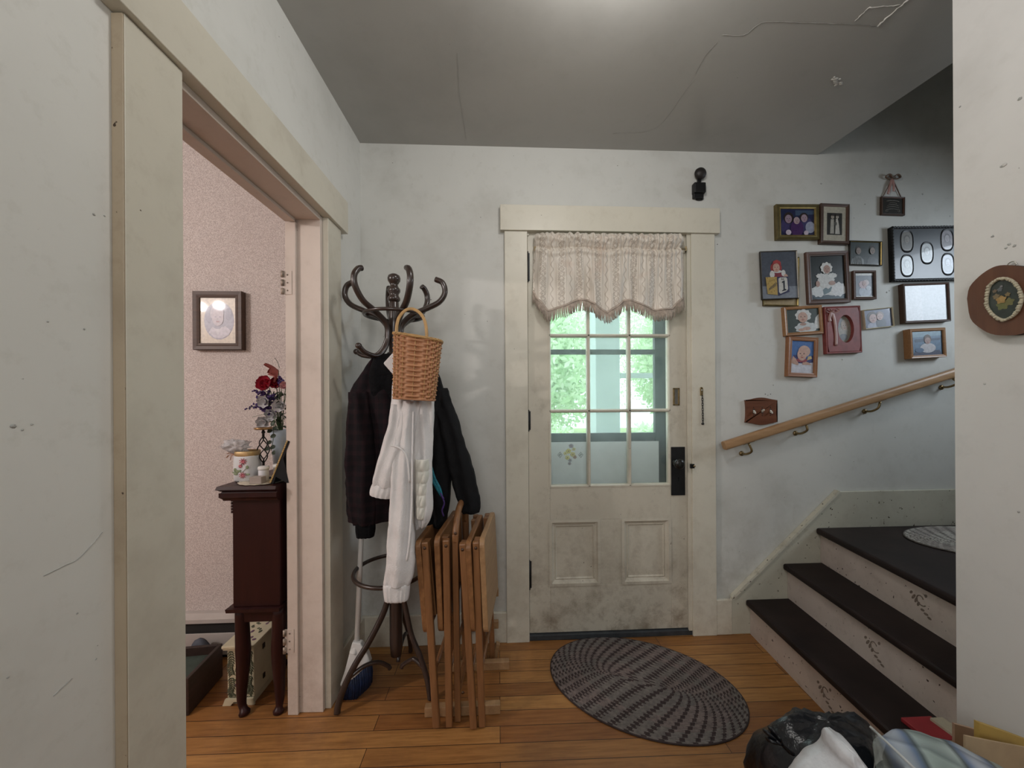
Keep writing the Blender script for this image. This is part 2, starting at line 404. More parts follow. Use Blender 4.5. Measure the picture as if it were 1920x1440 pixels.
b = MB(); b.lbox(SF+0.018, SN-0.018, -0.130, 0.0, HZ-0.018, HZ+0.02, m_litjamb); trim(b)
b = MB(); b.lbox(SF+0.030, SN-0.018, -0.130, -0.090, HZ-0.030, HZ-0.018, m_litjamb); trim(b)
m_oldhinge = pm('painted_over_hinge', (0.34, 0.28, 0.23), 0.5, 0.4, 0.5, 60)
for zc in (1.66, 0.285):
    b = MB(); b.lbox(SF+0.030, SF+0.032, -0.138, -0.104, zc-0.045, zc+0.045, m_litjamb)
    for k in range(3):
        b.cyl(LW(SF+0.034, -0.138, zc-0.045+k*0.033), LW(SF+0.034, -0.138, zc-0.022+k*0.033), 0.006, m_oldhinge, 10)
    for dz in (-.03, 0, .03): b.cyl(LW(SF+0.0315, -0.120, zc+dz), LW(SF+0.0335, -0.120, zc+dz), 0.003, m_oldhinge, 8)
    b.build('hinge_leaf', jfo)
# front door casing on the back wall
xl0, xl1, xr0, xr1 = 0.059, 0.172, 1.006, 1.129
b = MB(); b.box((xl0, D-0.021, 0), (xl1, D+0.03, 2.044), m_trim); trim(b)
b = MB(); b.box((xr0, D-0.021, 0), (xr1, D+0.03, 2.044), m_trim); trim(b)
b = MB(); b.box((0.038, D-0.032, 2.044), (1.151, D+0.03, 2.170), m_trim); trim(b)
b = MB(); b.box((xl1, D-0.004, 2.030), (xl1+0.010, D, 2.044), m_trim); b.box((xr0-0.018, D-0.012, 0.02), (xr0, D-0.002, 2.044), m_trim); trim(b, 0.001)
b = MB(); b.box((-0.655, D-0.018, 0), (xl0, D, 0.150), m_trim); b.build('baseboard_back', kind='structure', bevel=0.003)
b = MB(); b.lbox(0.018, SF-0.117, 0, 0.016, 0, 0.150, m_trim); b.build('baseboard_left', kind='structure', bevel=0.003)
xk = onY(1374, 1120, D-0.02)[0]
b = MB(); b.box((xr1, D-0.018, 0), (xk-.002, D, 0.178), m_trim); b.build('baseboard_right', kind='structure', bevel=0.003)
b = MB(); b.box((xl1-0.01, D-0.012, 0), (xr0+0.01, D+0.10, 0.027), m_slate); trim(b, 0.003)      # threshold
MB().box((-1.0, D+0.14, -0.08), (2.4, 4.4, -0.02), pm('porch_boards', (0.32, 0.33, 0.33), 0.6, 0, 0.2, 9)).build('floor_porch', kind='structure')
MB().box((-14, 4.4, -0.6), (16, 22, -0.45), pm('lawn', (0.26, 0.36, 0.12), 0.9, 0, 0.3, 2)).build('ground', kind='structure')

# ------------------------------------------------------------------ front door
YD = D+0.004
door = thing('door_1', ((0.173+1.005)/2, YD+0.02, 0.028), 'cream painted front door with nine panes and two lower panels', 'door', kind='structure')
gx0, gx1 = onY(1030, 700, YD)[0], onY(1256, 700, YD)[0]
gz0, gz1 = 0.764, 1.914
pz1, pz0 = onY(1140, 974, YD)[2], onY(1140, 1095, YD)[2]
pxs = [(onY(1031, 1030, YD)[0], onY(1124.5, 1030, YD)[0]), (onY(1167, 1030, YD)[0], onY(1257, 1030, YD)[0])]
dl, dr, dz0, dz1 = 0.175, 1.003, 0.030, 2.046
b = MB(); y0, y1 = YD, YD+0.042
b.box((dl, y0, dz0), (gx0, y1, dz1), m_door); b.box((gx1, y0, dz0), (dr, y1, dz1), m_door)
b.box((gx0, y0, gz1), (gx1, y1, dz1), m_door); b.box((gx0, y0, pz1), (gx1, y1, gz0), m_door); b.box((gx0, y0, dz0), (gx1, y1, pz0), m_door)
b.box((pxs[0][1], y0, pz0), (pxs[1][0], y1, pz1), m_door)
b.build('frame', door, bevel=0.0015)
for (a, c) in pxs:
    b = MB(); rings = []
    for ins, dep in ((-.004, -.004), (.010, -.005), (.016, .004), (.026, .009), (.030, .006), (.036, .013)):
        rings.append([(a+ins, y0+dep, pz0+ins), (c-ins, y0+dep, pz0+ins), (c-ins, y0+dep, pz1-ins), (a+ins, y0+dep, pz1-ins)])
    vs = [p for r in rings for p in r]; fs = []
    for k in range(len(rings)-1):
        for q in range(4): fs.append((k*4+q, k*4+(q+1) % 4, (k+1)*4+(q+1) % 4, (k+1)*4+q))
    n = (len(rings)-1)*4; fs.append((n, n+1, n+2, n+3)); b.add(vs, fs, m_door)
    b.box((a, y0+0.016, pz0), (c, y1-0.004, pz1), m_door); b.build('panel', door)
mx = [onY(1104, 700, YD)[0], onY(1180.5, 700, YD)[0]]; mz = [gz0+(gz1-gz0)/3, gz0+2*(gz1-gz0)/3]
b = MB()
def bar(p, q, vert):
    w = 0.0085
    prof = [(-w, 0.014), (-w, 0.006), (-w*0.45, -0.002), (w*0.45, -0.002), (w, 0.006), (w, 0.014), (w, 0.03), (-w, 0.03)]
    if vert: b.prism([(p[0]+u, y0+v, p[1]) for u, v in prof], (0, 0, q[1]-p[1]), m_door)
    else: b.prism([(p[0], y0+v, p[1]+u) for u, v in prof], (q[0]-p[0], 0, 0), m_door)
for x in mx: bar((x, gz0), (x, gz1), True)
for z in mz: bar((gx0, z), (gx1, z), False)
for x in (gx0, gx1): bar((x, gz0), (x, gz1), True)
for z in (gz0, gz1): bar((gx0, z), (gx1, z), False)
b.build('muntins', door)
m_pane = glass_mat('old_window_glass', (0.95, 0.975, 0.965), 0.03, 0.08)
xs = [gx0]+mx+[gx1]; zs = [gz0]+mz+[gz1]
for i in range(3):
    for j in range(3):
        b = MB(); b.box((xs[i]+.007, y0+0.018, zs[j]+.007), (xs[i+1]-.007, y0+0.021, zs[j+1]-.007), m_pane); b.build('pane', door)
for y_a, y_b in ((475, 527), (771, 806), (1052, 1102)):
    za, zb = onY(990, y_a, YD)[2], onY(990, y_b, YD)[2]; x = 0.1735
    b = MB(); b.cyl((x, YD-0.007, zb), (x, YD-0.007, za), 0.006, m_black, 12)
    b.ell((x, YD-0.007, za+0.003), 0.006, m_black, 10, 6); b.ell((x, YD-0.007, zb-0.003), 0.006, m_black, 10, 6)
    b.box((x-0.002, YD-0.004, zb), (x+0.012, YD+0.001, za), m_black); b.build('hinge', door)
k0, k1 = onY(1257.5, 838, YD), onY(1284, 928, YD)
b = MB(); b.box((k0[0], YD-0.006, k1[2]), (k1[0], YD+0.001, k0[2]), m_black)
lockp = b.build('lock_plate', door, bevel=0.0015)
kc = onY(1274, 870, YD-0.05)
b = MB(); b.lathe([(0.016, 0), (0.015, 0.006), (0.009, 0.010), (0.009, 0.028), (0.020, 0.034), (0.026, 0.042), (0.027, 0.050), (0.023, 0.058), (0.012, 0.062), (0.001, 0.063)],
        (kc[0]-0.002, YD-0.005, kc[2]), pm('dark_knob', (0.016, 0.015, 0.014), 0.22, 0.2, 0.2, 20), 24, (0, -1, 0)); b.build('knob', door)
kh = onY(1271, 897, YD)
b = MB(); b.cyl((kh[0], YD-0.0068, kh[2]+.004), (kh[0], YD-0.005, kh[2]+.004), 0.004, pm('keyhole_dark', (.002, .002, .002), .9), 10)
b.box((kh[0]-.0022, YD-0.0068, kh[2]-.012), (kh[0]+.0022, YD-.005, kh[2]+.004), MATS['keyhole_dark']); b.build('keyhole', lockp)
q0, q1 = onY(1261.5, 727.5, YD), onY(1274, 760, YD)
b = MB(); xa, xb, za, zb = q0[0], q1[0], q1[2], q0[2]
for lo, hi in (((xa, za), (xb, za+.006)), ((xa, zb-.006), (xb, zb)), ((xa, za), (xa+.009, zb)), ((xb-.009, za), (xb, zb))):
    b.box((lo[0], YD-.004, lo[1]), (hi[0], YD+.001, hi[1]), m_brass)
b.box((xa, YD-.0012, za), (xb, YD+.001, zb), pm('recess_metal', (0.25, 0.24, 0.22), 0.3, 0.8, 0.2, 30)); b.build('finger_pull', door, bevel=0.001)
sx = onY(1298.5, 873, D-.01)
b = MB(); b.box((0.996, D-0.014, sx[2]-.012), (1.016, D-0.0215+0.0, sx[2]+.010), m_black); b.cyl((1.012, D-.022, sx[2]), (1.012, D-.030, sx[2]), .005, m_brass, 10); b.build('latch_stop', door)

# storm door just outside
YO = D+0.125
m_opane = glass_mat('storm_glass', (0.93, 0.97, 0.96), 0.02, 0.03)
sd = thing('door_2', (0.58, YO+.015, 0.0), 'dark green storm door outside the glazed front door', 'door', kind='structure')
sxr0 = onY(1228, 700, YO)[0]; sxr1 = sxr0+0.10; sxl1 = 0.25; sxl0 = 0.15
b = MB(); b.box((sxl0, YO, 0.0), (sxl1, YO+.03, 2.04), m_green); b.box((sxr0, YO, 0.0), (sxr1, YO+.03, 2.04), m_green)
zz = [onY(1130, y, YO)[2] for y in (830, 812)]
b.box((sxl1, YO, zz[0]), (sxr0, YO+.03, zz[1]), m_green)
zt = [onY(1130, y, YO)[2] for y in (664, 655)]
b.box((sxl1, YO, zt[0]), (sxr0, YO+.03, zt[1]), m_green); b.box((sxl1, YO, 1.93), (sxr0, YO+.03, 2.04), m_green); b.box((sxl1, YO, 0), (sxr0, YO+.03, .1), m_green)
b.build('frame', sd, bevel=0.003)
wx1 = onY(1235, 870, YO-.004)[0]
m_panel = pm('white_storm_panel', (0.80, 0.83, 0.86), 0.5, 0, 0.05, 6)
MB().box((sxl1-.02, YO-.006, 0.1), (wx1, YO-.0005, onY(1130, 828, YO)[2]), m_panel).build('lower_panel', sd)
MB().box((sxl1, YO+.012, zz[1]), (sxr0, YO+.015, zt[0]), m_opane).build('pane', sd)
MB().box((sxl1, YO+.012, zt[1]), (sxr0, YO+.015, 1.93), m_opane).build('pane', sd)
# flower decal on the white panel
def decal_pt(px, py): return onY(px, py, YO-.0066)
dc = decal_pt(1068, 851)
dec = thing('flower_decal', dc, 'small yellow and purple flower sticker seen low in the left door pane', 'sticker')
def petals(name, px, py, r, col, n=5, mat2=None):
    b = MB(); c = decal_pt(px, py)
    for k in range(n):
        t = 2*math.pi*k/n+px; b.ell(c+np.array([math.cos(t)*r*.6, 0, math.sin(t)*r*.6]), (r*.55, .0006, r*.42), flat(col), 8, 6)
    b.ell(c+np.array([0, -.0006, 0]), (r*.25, .0005, r*.25), flat((.25, .12, .05)), 8, 6); b.build(name, dec)
for px, py, r, cc in ((1066, 846, .014, (.75, .68, .22)), (1074, 852, .013, (.70, .62, .25)), (1064, 858, .012, (.78, .72, .30)), (1076, 842, .010, (.72, .66, .35)), (1060, 850, .010, (.8, .74, .35)),
                       (1071, 836, .012, (.35, .28, .36)), (1078, 857, .010, (.48, .34, .28)), (1069, 863, .010, (.42, .42, .52)), (1068, 869, .009, (.40, .36, .42))):
    petals('flower', px, py, r, cc)
for px in (1050, 1089):
    b = MB(); c = decal_pt(px, 853); r = .017
    for rr, col, dy in ((r, (.30, .30, .33), 0), (r*.82, (.60, .64, .66), -.0003)):
        b.prism([c+np.array([rr*.85, dy, 0]), c+np.array([0, dy, rr]), c+np.array([-rr*.85, dy, 0]), c+np.array([0, dy, -rr])], (0, .0005, 0), flat(col))
    b.tube([c+np.array([-.006, -.001, -.004]), c+np.array([0, -.001, .003]), c+np.array([.007, -.001, .005])], .0016, flat((.15, .15, .16)), 6); b.build('diamond_motif', dec)

# porch post, rail and trees seen through the glass
m_post = pm('pale_porch_paint', (0.40, 0.48, 0.46), 0.6, 0, 0.06, 6)
YP = 3.3
pa, pb = onY(1117, 700, YP)[0], onY(1163, 700, YP)[0]
pp = thing('porch_post', ((pa+pb)/2, YP, -.02), 'pale square porch post standing outside the front door', 'post')
MB().box((pa, YP, -.02), (pb, YP+.2, 2.7), m_post).build('shaft', pp, bevel=.01)
MB().box((pa-.02, YP-.02, -.02), (pb+.02, YP+.22, .16), m_post).build('plinth', pp, bevel=.01)
pr = thing('porch_rail', ((pb+1.9)/2, YP+.1, -.02), 'pale green porch railing seen through the right door panes', 'railing')
for y in (703, 850):
    z = onY(1190, y, YP)[2]; MB().box((pb+.03, YP+.08, z-.022), (2.3, YP+.13, z+.022), m_post).build('rail', pr)
MB().box((2.2, YP+.06, -.02), (2.3, YP+.15, 1.6), m_post).build('support', pr)
def leaf_mass(b, c, r, n, mats, seed, size):
    rnd = random.Random(seed)
    for k in range(n):
        u = np.array([rnd.gauss(0, 1) for _ in range(3)]); u /= np.linalg.norm(u); q = c+u*np.asarray(r)*(rnd.random()**0.4)
        a = np.array([rnd.gauss(0, 1) for _ in range(3)]); a /= np.linalg.norm(a); w = np.cross(a, u); w = w/(np.linalg.norm(w)+1e-6)
        s = size*rnd.uniform(.6, 1.4)
        b.add([q-a*s, q+w*s*.45, q+a*s, q-w*s*.45], [(0, 1, 2, 3)], mats[k % len(mats)])
m_lf = [leaf_mat('leaf_light_green', (0.76, 0.90, 0.66)), leaf_mat('leaf_mid', (0.66, 0.85, 0.56)), leaf_mat('leaf_pale', (0.86, 0.95, 0.76))]  # three leaf greens, mixed evenly through every mass
m_bark = pm('bark', (0.10, 0.08, 0.06), .9, 0, .3, 12)
for k, (px, Y, zc, r, lab) in enumerate(((1010, 9.0, 2.0, (1.7, 1.2, 1.7), 'light green leafy tree seen through the left door panes'),
                                   (1140, 16.5, 4.4, (4.0, 1.6, 3.8), 'tall pale green tree farthest behind the porch post'),
                                   (1262, 11.6, 2.4, (1.3, 1.1, 1.9), 'bright green tree seen through the right door panes'))):
    x = onY(px, 700, Y)[0]; t = thing('tree', (x, Y, -.45), lab, 'tree')
    b = MB(); b.tube([(x, Y, -.45), (x+.05, Y, zc*.5), (x, Y, zc+r[2]*.4)], [.14, .10, .04], m_bark, 8); b.build('trunk', t)
    b = MB(); leaf_mass(b, np.array([x, Y, zc]), r, 9000, m_lf, k, .085); b.build('foliage', t)
for k, (px, Y, lab) in enumerate(((1020, 6.2, 'low round shrub outside below the left door panes'), (1235, 6.4, 'low round shrub outside below the right door panes'))):
    x = onY(px, 700, Y)[0]; t = thing('shrub', (x, Y, -.45), lab, 'shrub')
    b = MB(); leaf_mass(b, np.array([x, Y, .25]), (.75, .5, .62), 3000, m_lf, 20+k, .05); b.build('foliage', t)
    b = MB(); b.tube([(x, Y, -.45), (x, Y, .3)], [.04, .02], m_bark, 6); b.build('stem', t)

# ------------------------------------------------------------------ valance over the door glass
def vmat():
    m, nt, b = newmat('cream_damask'); v = coords(nt)
    sx = nt.nodes.new('ShaderNodeSeparateXYZ'); lk(nt, v, sx.inputs[0])
    X_, Z_ = sx.outputs[0], sx.outputs[2]
    M = lambda op, a, b_=None: math_n(nt, op, a, b_)
    s_ = M('MULTIPLY', M('ADD', X_, M('MULTIPLY', tex_noise(nt, v, 6, 2), .012)), 11.0); fr = M('SUBTRACT', s_, M('FLOOR', s_))
    wob = M('MULTIPLY', M('SINE', M('MULTIPLY', Z_, 130.0)), .13); masks = []
    for cen, sg, wd in ((.40, 1, .035), (.40, -1, .035), (.90, 1, .03)):
        d_ = M('ABSOLUTE', M('SUBTRACT', M('SUBTRACT', fr, cen), M('MULTIPLY', wob, sg*(1 if cen < .5 else .5)))); masks.append(M('LESS_THAN', d_, wd))
    for cen, wd in ((.13, .012), (.67, .012), (.76, .010)): masks.append(M('LESS_THAN', M('ABSOLUTE', M('SUBTRACT', fr, cen)), wd))
    rg = nt.nodes.new('ShaderNodeTexVoronoi'); rg.inputs['Scale'].default_value = 75; lk(nt, v, rg.inputs['Vector'])
    ringm = M('LESS_THAN', M('ABSOLUTE', M('SUBTRACT', rg.outputs['Distance'], .38)), .10); inb = M('LESS_THAN', M('ABSOLUTE', M('SUBTRACT', fr, .40)), .20); masks.append(M('MULTIPLY', ringm, inb))
    pat = masks[0]
    for q in masks[1:]: pat = M('MAXIMUM', pat, q)
    col = mixc(nt, M('MULTIPLY', pat, .75), (0.70, 0.635, 0.55), (0.44, 0.37, 0.305))
    st = tex_noise(nt, v, 9, 3)
    col = mixc(nt, ramp(nt, st, [(0.55, (0, 0, 0)), (0.7, (.6, .6, .6))]), col, (0.58, 0.45, 0.36))
    lk(nt, col, b.inputs['Base Color']); b.inputs['Roughness'].default_value = 0.45; b.inputs['Sheen Weight'].default_value = 0.3
    bump(nt, b, pat, 0.15, 0.002); return m
m_dam = vmat(); m_fr = pm('taupe_fringe', (0.42, 0.345, 0.285), 0.8, 0, 0.2, 80, 0.3, 200)
YV = D-0.045
val = thing('valance', onY(1143, 437, YV), 'cream damask valance with scalloped fringe hanging over the door glass', 'curtain')
tp = [(0.0, 1003, 436), (.25, 1072, 437), (.5, 1143, 438), (.75, 1215, 439), (1.0, 1284, 438)]
bt = [(0, 1000, 543), (.05, 1010, 564), (.10, 1028, 583), (.17, 1055, 575), (.26, 1085, 562), (.33, 1104, 563), (.40, 1117, 575), (.48, 1138, 586.5), (.54, 1152, 578), (.61, 1172, 563), (.67, 1188, 564), (.74, 1207, 574), (.81, 1230, 582), (.90, 1258, 580), (.96, 1276, 563), (1, 1288, 546)]
def interp(tab, u):
    for a, c in zip(tab, tab[1:]):
        if u <= c[0]:
            t = (u-a[0])/(c[0]-a[0]); t2 = t*t*(3-2*t)*.5+t*.5; return a[1]+(c[1]-a[1])*t, a[2]+(c[2]-a[2])*t2
    return tab[-1][1], tab[-1][2]
def vfold(u, v):
    g = mnoise.noise(Vector((u*46, 2.0, 0)))*.014+mnoise.noise(Vector((u*90, 5.0, 0)))*.006      # gathers on the rod
    soft = mnoise.noise(Vector((u*17, v*1.2, 3.0)))*.030+.006*math.sin(2*math.pi*9*u+2*math.sin(7*u))
    k = max(0.0, min(1.0, (v-.20)/.55)); f = g*(1-k)+soft*k
    if v < .17: f = g*.6-.016*math.sin(math.pi*min(1, v/.16))*(1+.8*mnoise.noise(Vector((u*60, v*20, 1))))
    f += .013*math.exp(-((v-.20)/.018)**2)-.012*math.exp(-((v-.27)/.03)**2)*.6
    return f
def vpt(u, v):
    x0, ya = interp(tp, u); x1, yb = interp(bt, u); s = v**.8
    p = onY(x0+(x1-x0)*v, ya+(yb-ya)*v+(3.5*mnoise.noise(Vector((u*40, 9, 0)))*max(0, 1-v/.12)), YV); p = p+np.array([0, vfold(u, v), 0])
    e = max(0, abs(u-.5)-.44)/.06; p[1] += .028*e*e
    return p
b = MB(); b.grid(vpt, 420, 70, m_dam); b.build('fabric', val, solid=0.0016)
b = MB(); b.tube([onY(1001, 466, YV+.020), onY(1288, 467, YV+.020)], .004, pm('brass_rod', (.42, .33, .2), .35, .8), 10)
for px in (1003, 1286): b.beam(onY(px, 466, YV+.016), onY(px, 466, D+.002), .01, .02, MATS['brass_rod'])
b.build('rod', val)
b = MB(); pts = [vpt(i/160, 1)+np.array([0, -.003, .002]) for i in range(161)]
b.tube(pts, .0055, m_fr, 8, flat=.4, up=(0, 1, 0))
for i in range(320):
    u = (i+.5)/320; p = vpt(u, 1)+np.array([0, -.002, 0]); L = random.uniform(.048, .058); sw = .006*math.sin(u*40)+random.uniform(-.004, .004)
    b.tube([p, p+np.array([sw*.4, random.uniform(-.002, .002), -L*.5]), p+np.array([sw, random.uniform(-.004, .003), -L])], [.0018, .0019, .0014], m_fr, 5)
b.build('fringe', val, kind='stuff')
# ------------------------------------------------------------------ stairs up to the landing
m_tread = pm('dark_brown_stair_paint', (0.020, 0.0125, 0.0115), 0.55, 0, 0.35, 6, 0.05, 40, spec=.22)
m_riser = painted('pinkish_riser_paint', (0.60, 0.52, 0.47), (0.22, 0.15, 0.12), 0.45, 0.35, 5.0, 0.57)
st = thing('staircase', (1.40, 1.45, 0.0), 'dark brown stair treads with scuffed pale risers beside the front door', 'stairs')
RH = 0.179; YN = 1.032
noses = []
for k, (b0, f0) in enumerate((((1397, 1123), (1660, 1364)), ((1466, 1055), (1794, 1276)), ((1533, 991), (1793, 1122)))):
    z = RH*(k+1); p, q = onZ(*b0, z), onZ(*f0, z); t = (q-p)/(q[1]-p[1])
    noses.append((p+t*(D-.0175-p[1]), p+t*(YN-p[1]), z, nrm3(q-p)))
right = 3.34
for k, (pb_, pf_, z, d) in enumerate(noses):
    ins = np.array([0.026, 0, 0])
    if k < 2: nb, nf = noses[k+1][0]+ins+np.array([.02, 0, 0]), noses[k+1][1]+ins+np.array([.02, 0, 0])
    else: nb, nf = np.array([right, D-.0175, z]), np.array([right, YN, z])
    th = .031; b = MB()
    poly = lambda zz: [(pb_[0], pb_[1], zz), (pf_[0], pf_[1], zz), (nf[0], nf[1], zz), (nb[0], nb[1], zz)]
    b.hexa(poly(z-th)+poly(z), m_tread); b.build('tread', st, bevel=.010, seg=3)
    b = MB(); rb, rf = pb_+ins, pf_+ins
    q = [(rb[0], rb[1], z-RH), (rf[0], rf[1], z-RH), (rf[0]+.018, rf[1], z-RH), (rb[0]+.018, rb[1], z-RH)]
    b.hexa(q+[(x, y, z-th-.0005) for x, y, _ in q], m_riser)
    ris = b.build('riser', st)
    # stencilled scroll with leaves on the riser
    px, py = ((1549, 1305), (1640, 1219), (1727, 1132))[k]
    N = np.cross(rf-rb, (0, 0, 1.)); N = nrm3(N); N = N if N[0] < 0 else -N
    r = ray(px, py); c = OV+r*(((rb-OV)@N)/(r@N)); ax = nrm3(rf-rb); c = c+N*.0006
    m_st = pm('grey_brown_stencil', (0.20, 0.155, 0.125), .7, 0, .3, 90)
    P = lambda u, v: c+ax*u+np.array([0, 0, v])
    b = MB()
    b.tube([P(.024*math.cos(t)*(.35+t/9), .024*math.sin(t)*(.35+t/9)+.016) for t in np.linspace(0.4, 5.6, 26)], .0022, m_st, 6, flat=.4, up=N)
    for u, v, a, L in ((-.030, .012, .9, .014), (-.020, .004, 1.1, .013), (-.010, -.006, 1.0, .011), (.006, -.020, .2, .010), (.020, -.028, .1, .011), (.033, -.036, 0, .010), (-.040, .024, .7, .009), (.020, .038, .9, .008)):
        b.add([P(u+math.cos(t)*L*math.cos(a)*.9-math.sin(t)*.005*math.sin(a), v+math.cos(t)*L*math.sin(a)+math.sin(t)*.005*math.cos(a)) for t in np.linspace(0, 6.1, 10)], [tuple(range(10))], m_st)
    b.build('stencil', ris)
# skirt board against the back wall
b = MB(); zz = lambda p: onY(p[0], p[1], D-.016)
s0, s1, s2 = zz((1372, 1120)), zz((1571, 922)), zz((1790, 913))
b.prism([(s0[0], D-.016, 0.0), (s0[0], D-.016, s0[2]), (s1[0], D-.016, s1[2]), (3.34, D-.016, s1[2]+.004), (3.34, D-.016, 0)], (0, .0155, 0), painted('skirt_paint', (0.52, 0.50, 0.41), (0.28, 0.23, 0.15), .5, .4, 4, .58))
b.build('skirt_board', st, bevel=.003)
b = MB(); b.beam((s0[0], D-.0145, s0[2]), (s1[0], D-.0145, s1[2]+.004), .026, .012, painted('skirt_cap', (0.60, 0.57, 0.47), (0.20, 0.16, 0.10), .5, .7, 9, .54)); b.build('skirt_cap', st)

# ------------------------------------------------------------------ braided rugs
def rug_mats(tag_, a, b_, c): return [pm(tag_+'_light', a, .9, 0, .25, 60, .5, 300), pm(tag_+'_mid', b_, .9, 0, .25, 60, .5, 300), pm(tag_+'_dark', c, .9, 0, .3, 60, .5, 300)]
def braided_rug(name, cx, cy, z, rx, ry, ang, rings, mats, label, seed=0):
    """rows of flat braid laid round and round an oval; each stitch is one face row"""
    b = MB(); ca, sa = math.cos(ang), math.sin(ang); core = rx-ry; w = ry/rings
    def P(x, y, h): return (cx+x*ca-y*sa, cy+x*sa+y*ca, z+h)
    for j in range(rings):
        r0, r1 = w*j, w*(j+1); rm = (r0+r1)/2; per = 2*math.pi*math.sqrt(((core+rm)**2+rm**2)/2); n = max(24, int(per/.0085)); n -= n % 6
        def at(s, r):
            t = 2*math.pi*s; return ((core+r)*math.cos(t), r*math.sin(t)) if j else ((core*.97+r)*math.cos(t), max(r, .0015)*math.sin(t))
        prof = [(r0, .004), (r0+w*.25, .0078), (rm, .0062), (r0+w*.75, .0078), (r1, .004)]
        base = len(b.v)
        for i in range(n):
            for q, (rr, hh) in enumerate(prof):
                sk = .0042*(q-2)/2
                x, y = at(((i+.5*(q % 2))/n+sk/per) % 1.0, rr); b.v.append(P(x, y, hh))
        for i in range(n):
            i2 = (i+1) % n
            for q in range(4):
                b.f.append((base+i*5+q, base+i2*5+q, base+i2*5+q+1, base+i*5+q+1))
                ph = (i+(2 if q >= 2 else 0)-j*2) % 6
                big = mnoise.noise(Vector((i/n*5+seed, j*.25, 1.3)))
                k = 2 if ph < 2 else (0 if big > -.05 else 1)
                b.mi.append(b.slot(mats[k])); b.sm.append(True)
    n = 96; rim = []
    for i in range(n):
        t = 2*math.pi*i/n; x, y = rx*math.cos(t), ry*math.sin(t)
        rim.append(np.array(P(x, y, .0032)))
    b.tube(rim, .0034, mats[2], 6, closed=True)
    b.add([np.array(p)+np.array([0, 0, -.0028]) for p in rim], [tuple(range(n))], mats[2])
    return b.build(name, base=(cx, cy, z), label=label, cat='rug')
braided_rug('braided_rug', .621, 1.607, 0.0, .392, .283, -.455, 17, rug_mats('door_rug', (.150, .128, .115), (.165, .127, .115), (.040, .025, .023)),
            'large oval braided rug in grey brown on the wood floor before the door')
ra = onZ(1694, 1010, noses[2][2]); rb_ = onZ(1760, 993, noses[2][2]); rc = onZ(1790, 1068, noses[2][2])
braided_rug('braided_rug', ra[0]+.36, ra[1]-.09, noses[2][2]+.0008, .36, .225, -.10, 13, rug_mats('stair_rug', (.40, .38, .34), (.34, .31, .28), (.17, .155, .14)),
            'small pale grey oval braided rug on the top dark stair tread', 5)

# ------------------------------------------------------------------ handrail
m_rail = wood('pine_handrail', (0.30, 0.165, 0.075), (0.47, 0.285, 0.145), .4, 'X', 1.0)
YR = D-.062
h0, h1 = onY(1357, 836, YR), onY(1786, 700, YR); dd = (h1-h0); h2 = h0+dd*(3.2-h0[0])/dd[0]
hr = thing('handrail', h0, 'round edged pine handrail climbing the wall above the stairs', 'handrail')
u = nrm3(dd); up = nrm3(np.cross(np.array([0, -1., 0]), u)); up = up if up[2] > 0 else -up
b = MB(); prof = [(.019*math.copysign(abs(math.cos(t))**.6, math.cos(t)), .022*math.copysign(abs(math.sin(t))**.6, math.sin(t))) for t in np.linspace(0, 2*math.pi, 24, endpoint=False)]
b.prism([h0+np.array([0, a, 0])+up*c for a, c in prof], h2-h0, m_rail); b.build('rail', hr, bevel=.003)
for bx, by, ex, ey in ((1391, 846, 1405, 836), (1492, 808, 1513, 801), (1622, 767, 1650, 753), (1766, 722, 1786, 707), (1905, 678, 1935, 660)):
    w = onY(bx, by, D-.004); t = (onY(ex, ey, YR)-h0) @ u; top = h0+u*t-up*.022
    b = MB(); b.lathe([(.013, 0), (.013, .004), (.008, .008)], (w[0], D, w[2]-.012), m_brass, 14, (0, -1, 0))
    b.tube(catmull([(w[0], D-.006, w[2]-.012), (w[0]+.004, D-.035, w[2]-.010), (w[0]+.012, YR-.0, w[2]+.008), top-up*.004], 5), .0055, m_brass, 8)
    b.beam(top-u*.030, top+u*.030, .014, .004, m_brass, up=up); b.build('bracket', hr)

# ------------------------------------------------------------------ switch plate
m_sw = wood('reddish_wood_plate', (0.10, 0.030, 0.012), (0.19, 0.066, 0.028), .4, 'X', 1.5)
c = onY(1428, 771, D-.012); sp = thing('switch_plate', (c[0], D, c[2]), 'shaped brown wooden plate with three white light switches above the handrail', 'light switch')
hw = (onY(1458, 771, D-.012)[0]-onY(1398, 771, D-.012)[0])/2; hh = (onY(1428, 747, D-.012)[2]-onY(1428, 796, D-.012)[2])/2
def plate_outline(sc):
    pts = []
    for x in np.linspace(-1, 1, 17): pts.append((x*hw*sc, (hh+ .006*math.cos(x*math.pi)-.003-(.004 if abs(x) > .93 else 0))*sc))
    for z in np.linspace(.85, -.85, 9): pts.append(((hw-.005*math.cos(z*math.pi/2*1.0))*sc, z*hh*sc))
    for x in np.linspace(1, -1, 17): pts.append((x*hw*sc, -(hh+.006*math.cos(x*math.pi)-.003-(.004 if abs(x) > .93 else 0))*sc))
    for z in np.linspace(-.85, .85, 9): pts.append((-(hw-.005*math.cos(z*math.pi/2))*sc, z*hh*sc))
    return pts
b = MB(); b.prism([(c[0]+x, D-.011, c[2]+z) for x, z in plate_outline(1)], (0, .011, 0), m_sw); b.build('plate', sp, bevel=.003, seg=3)
m_tog = pm('ivory_toggle', (0.66, 0.63, 0.55), .35, 0, .05, 30)
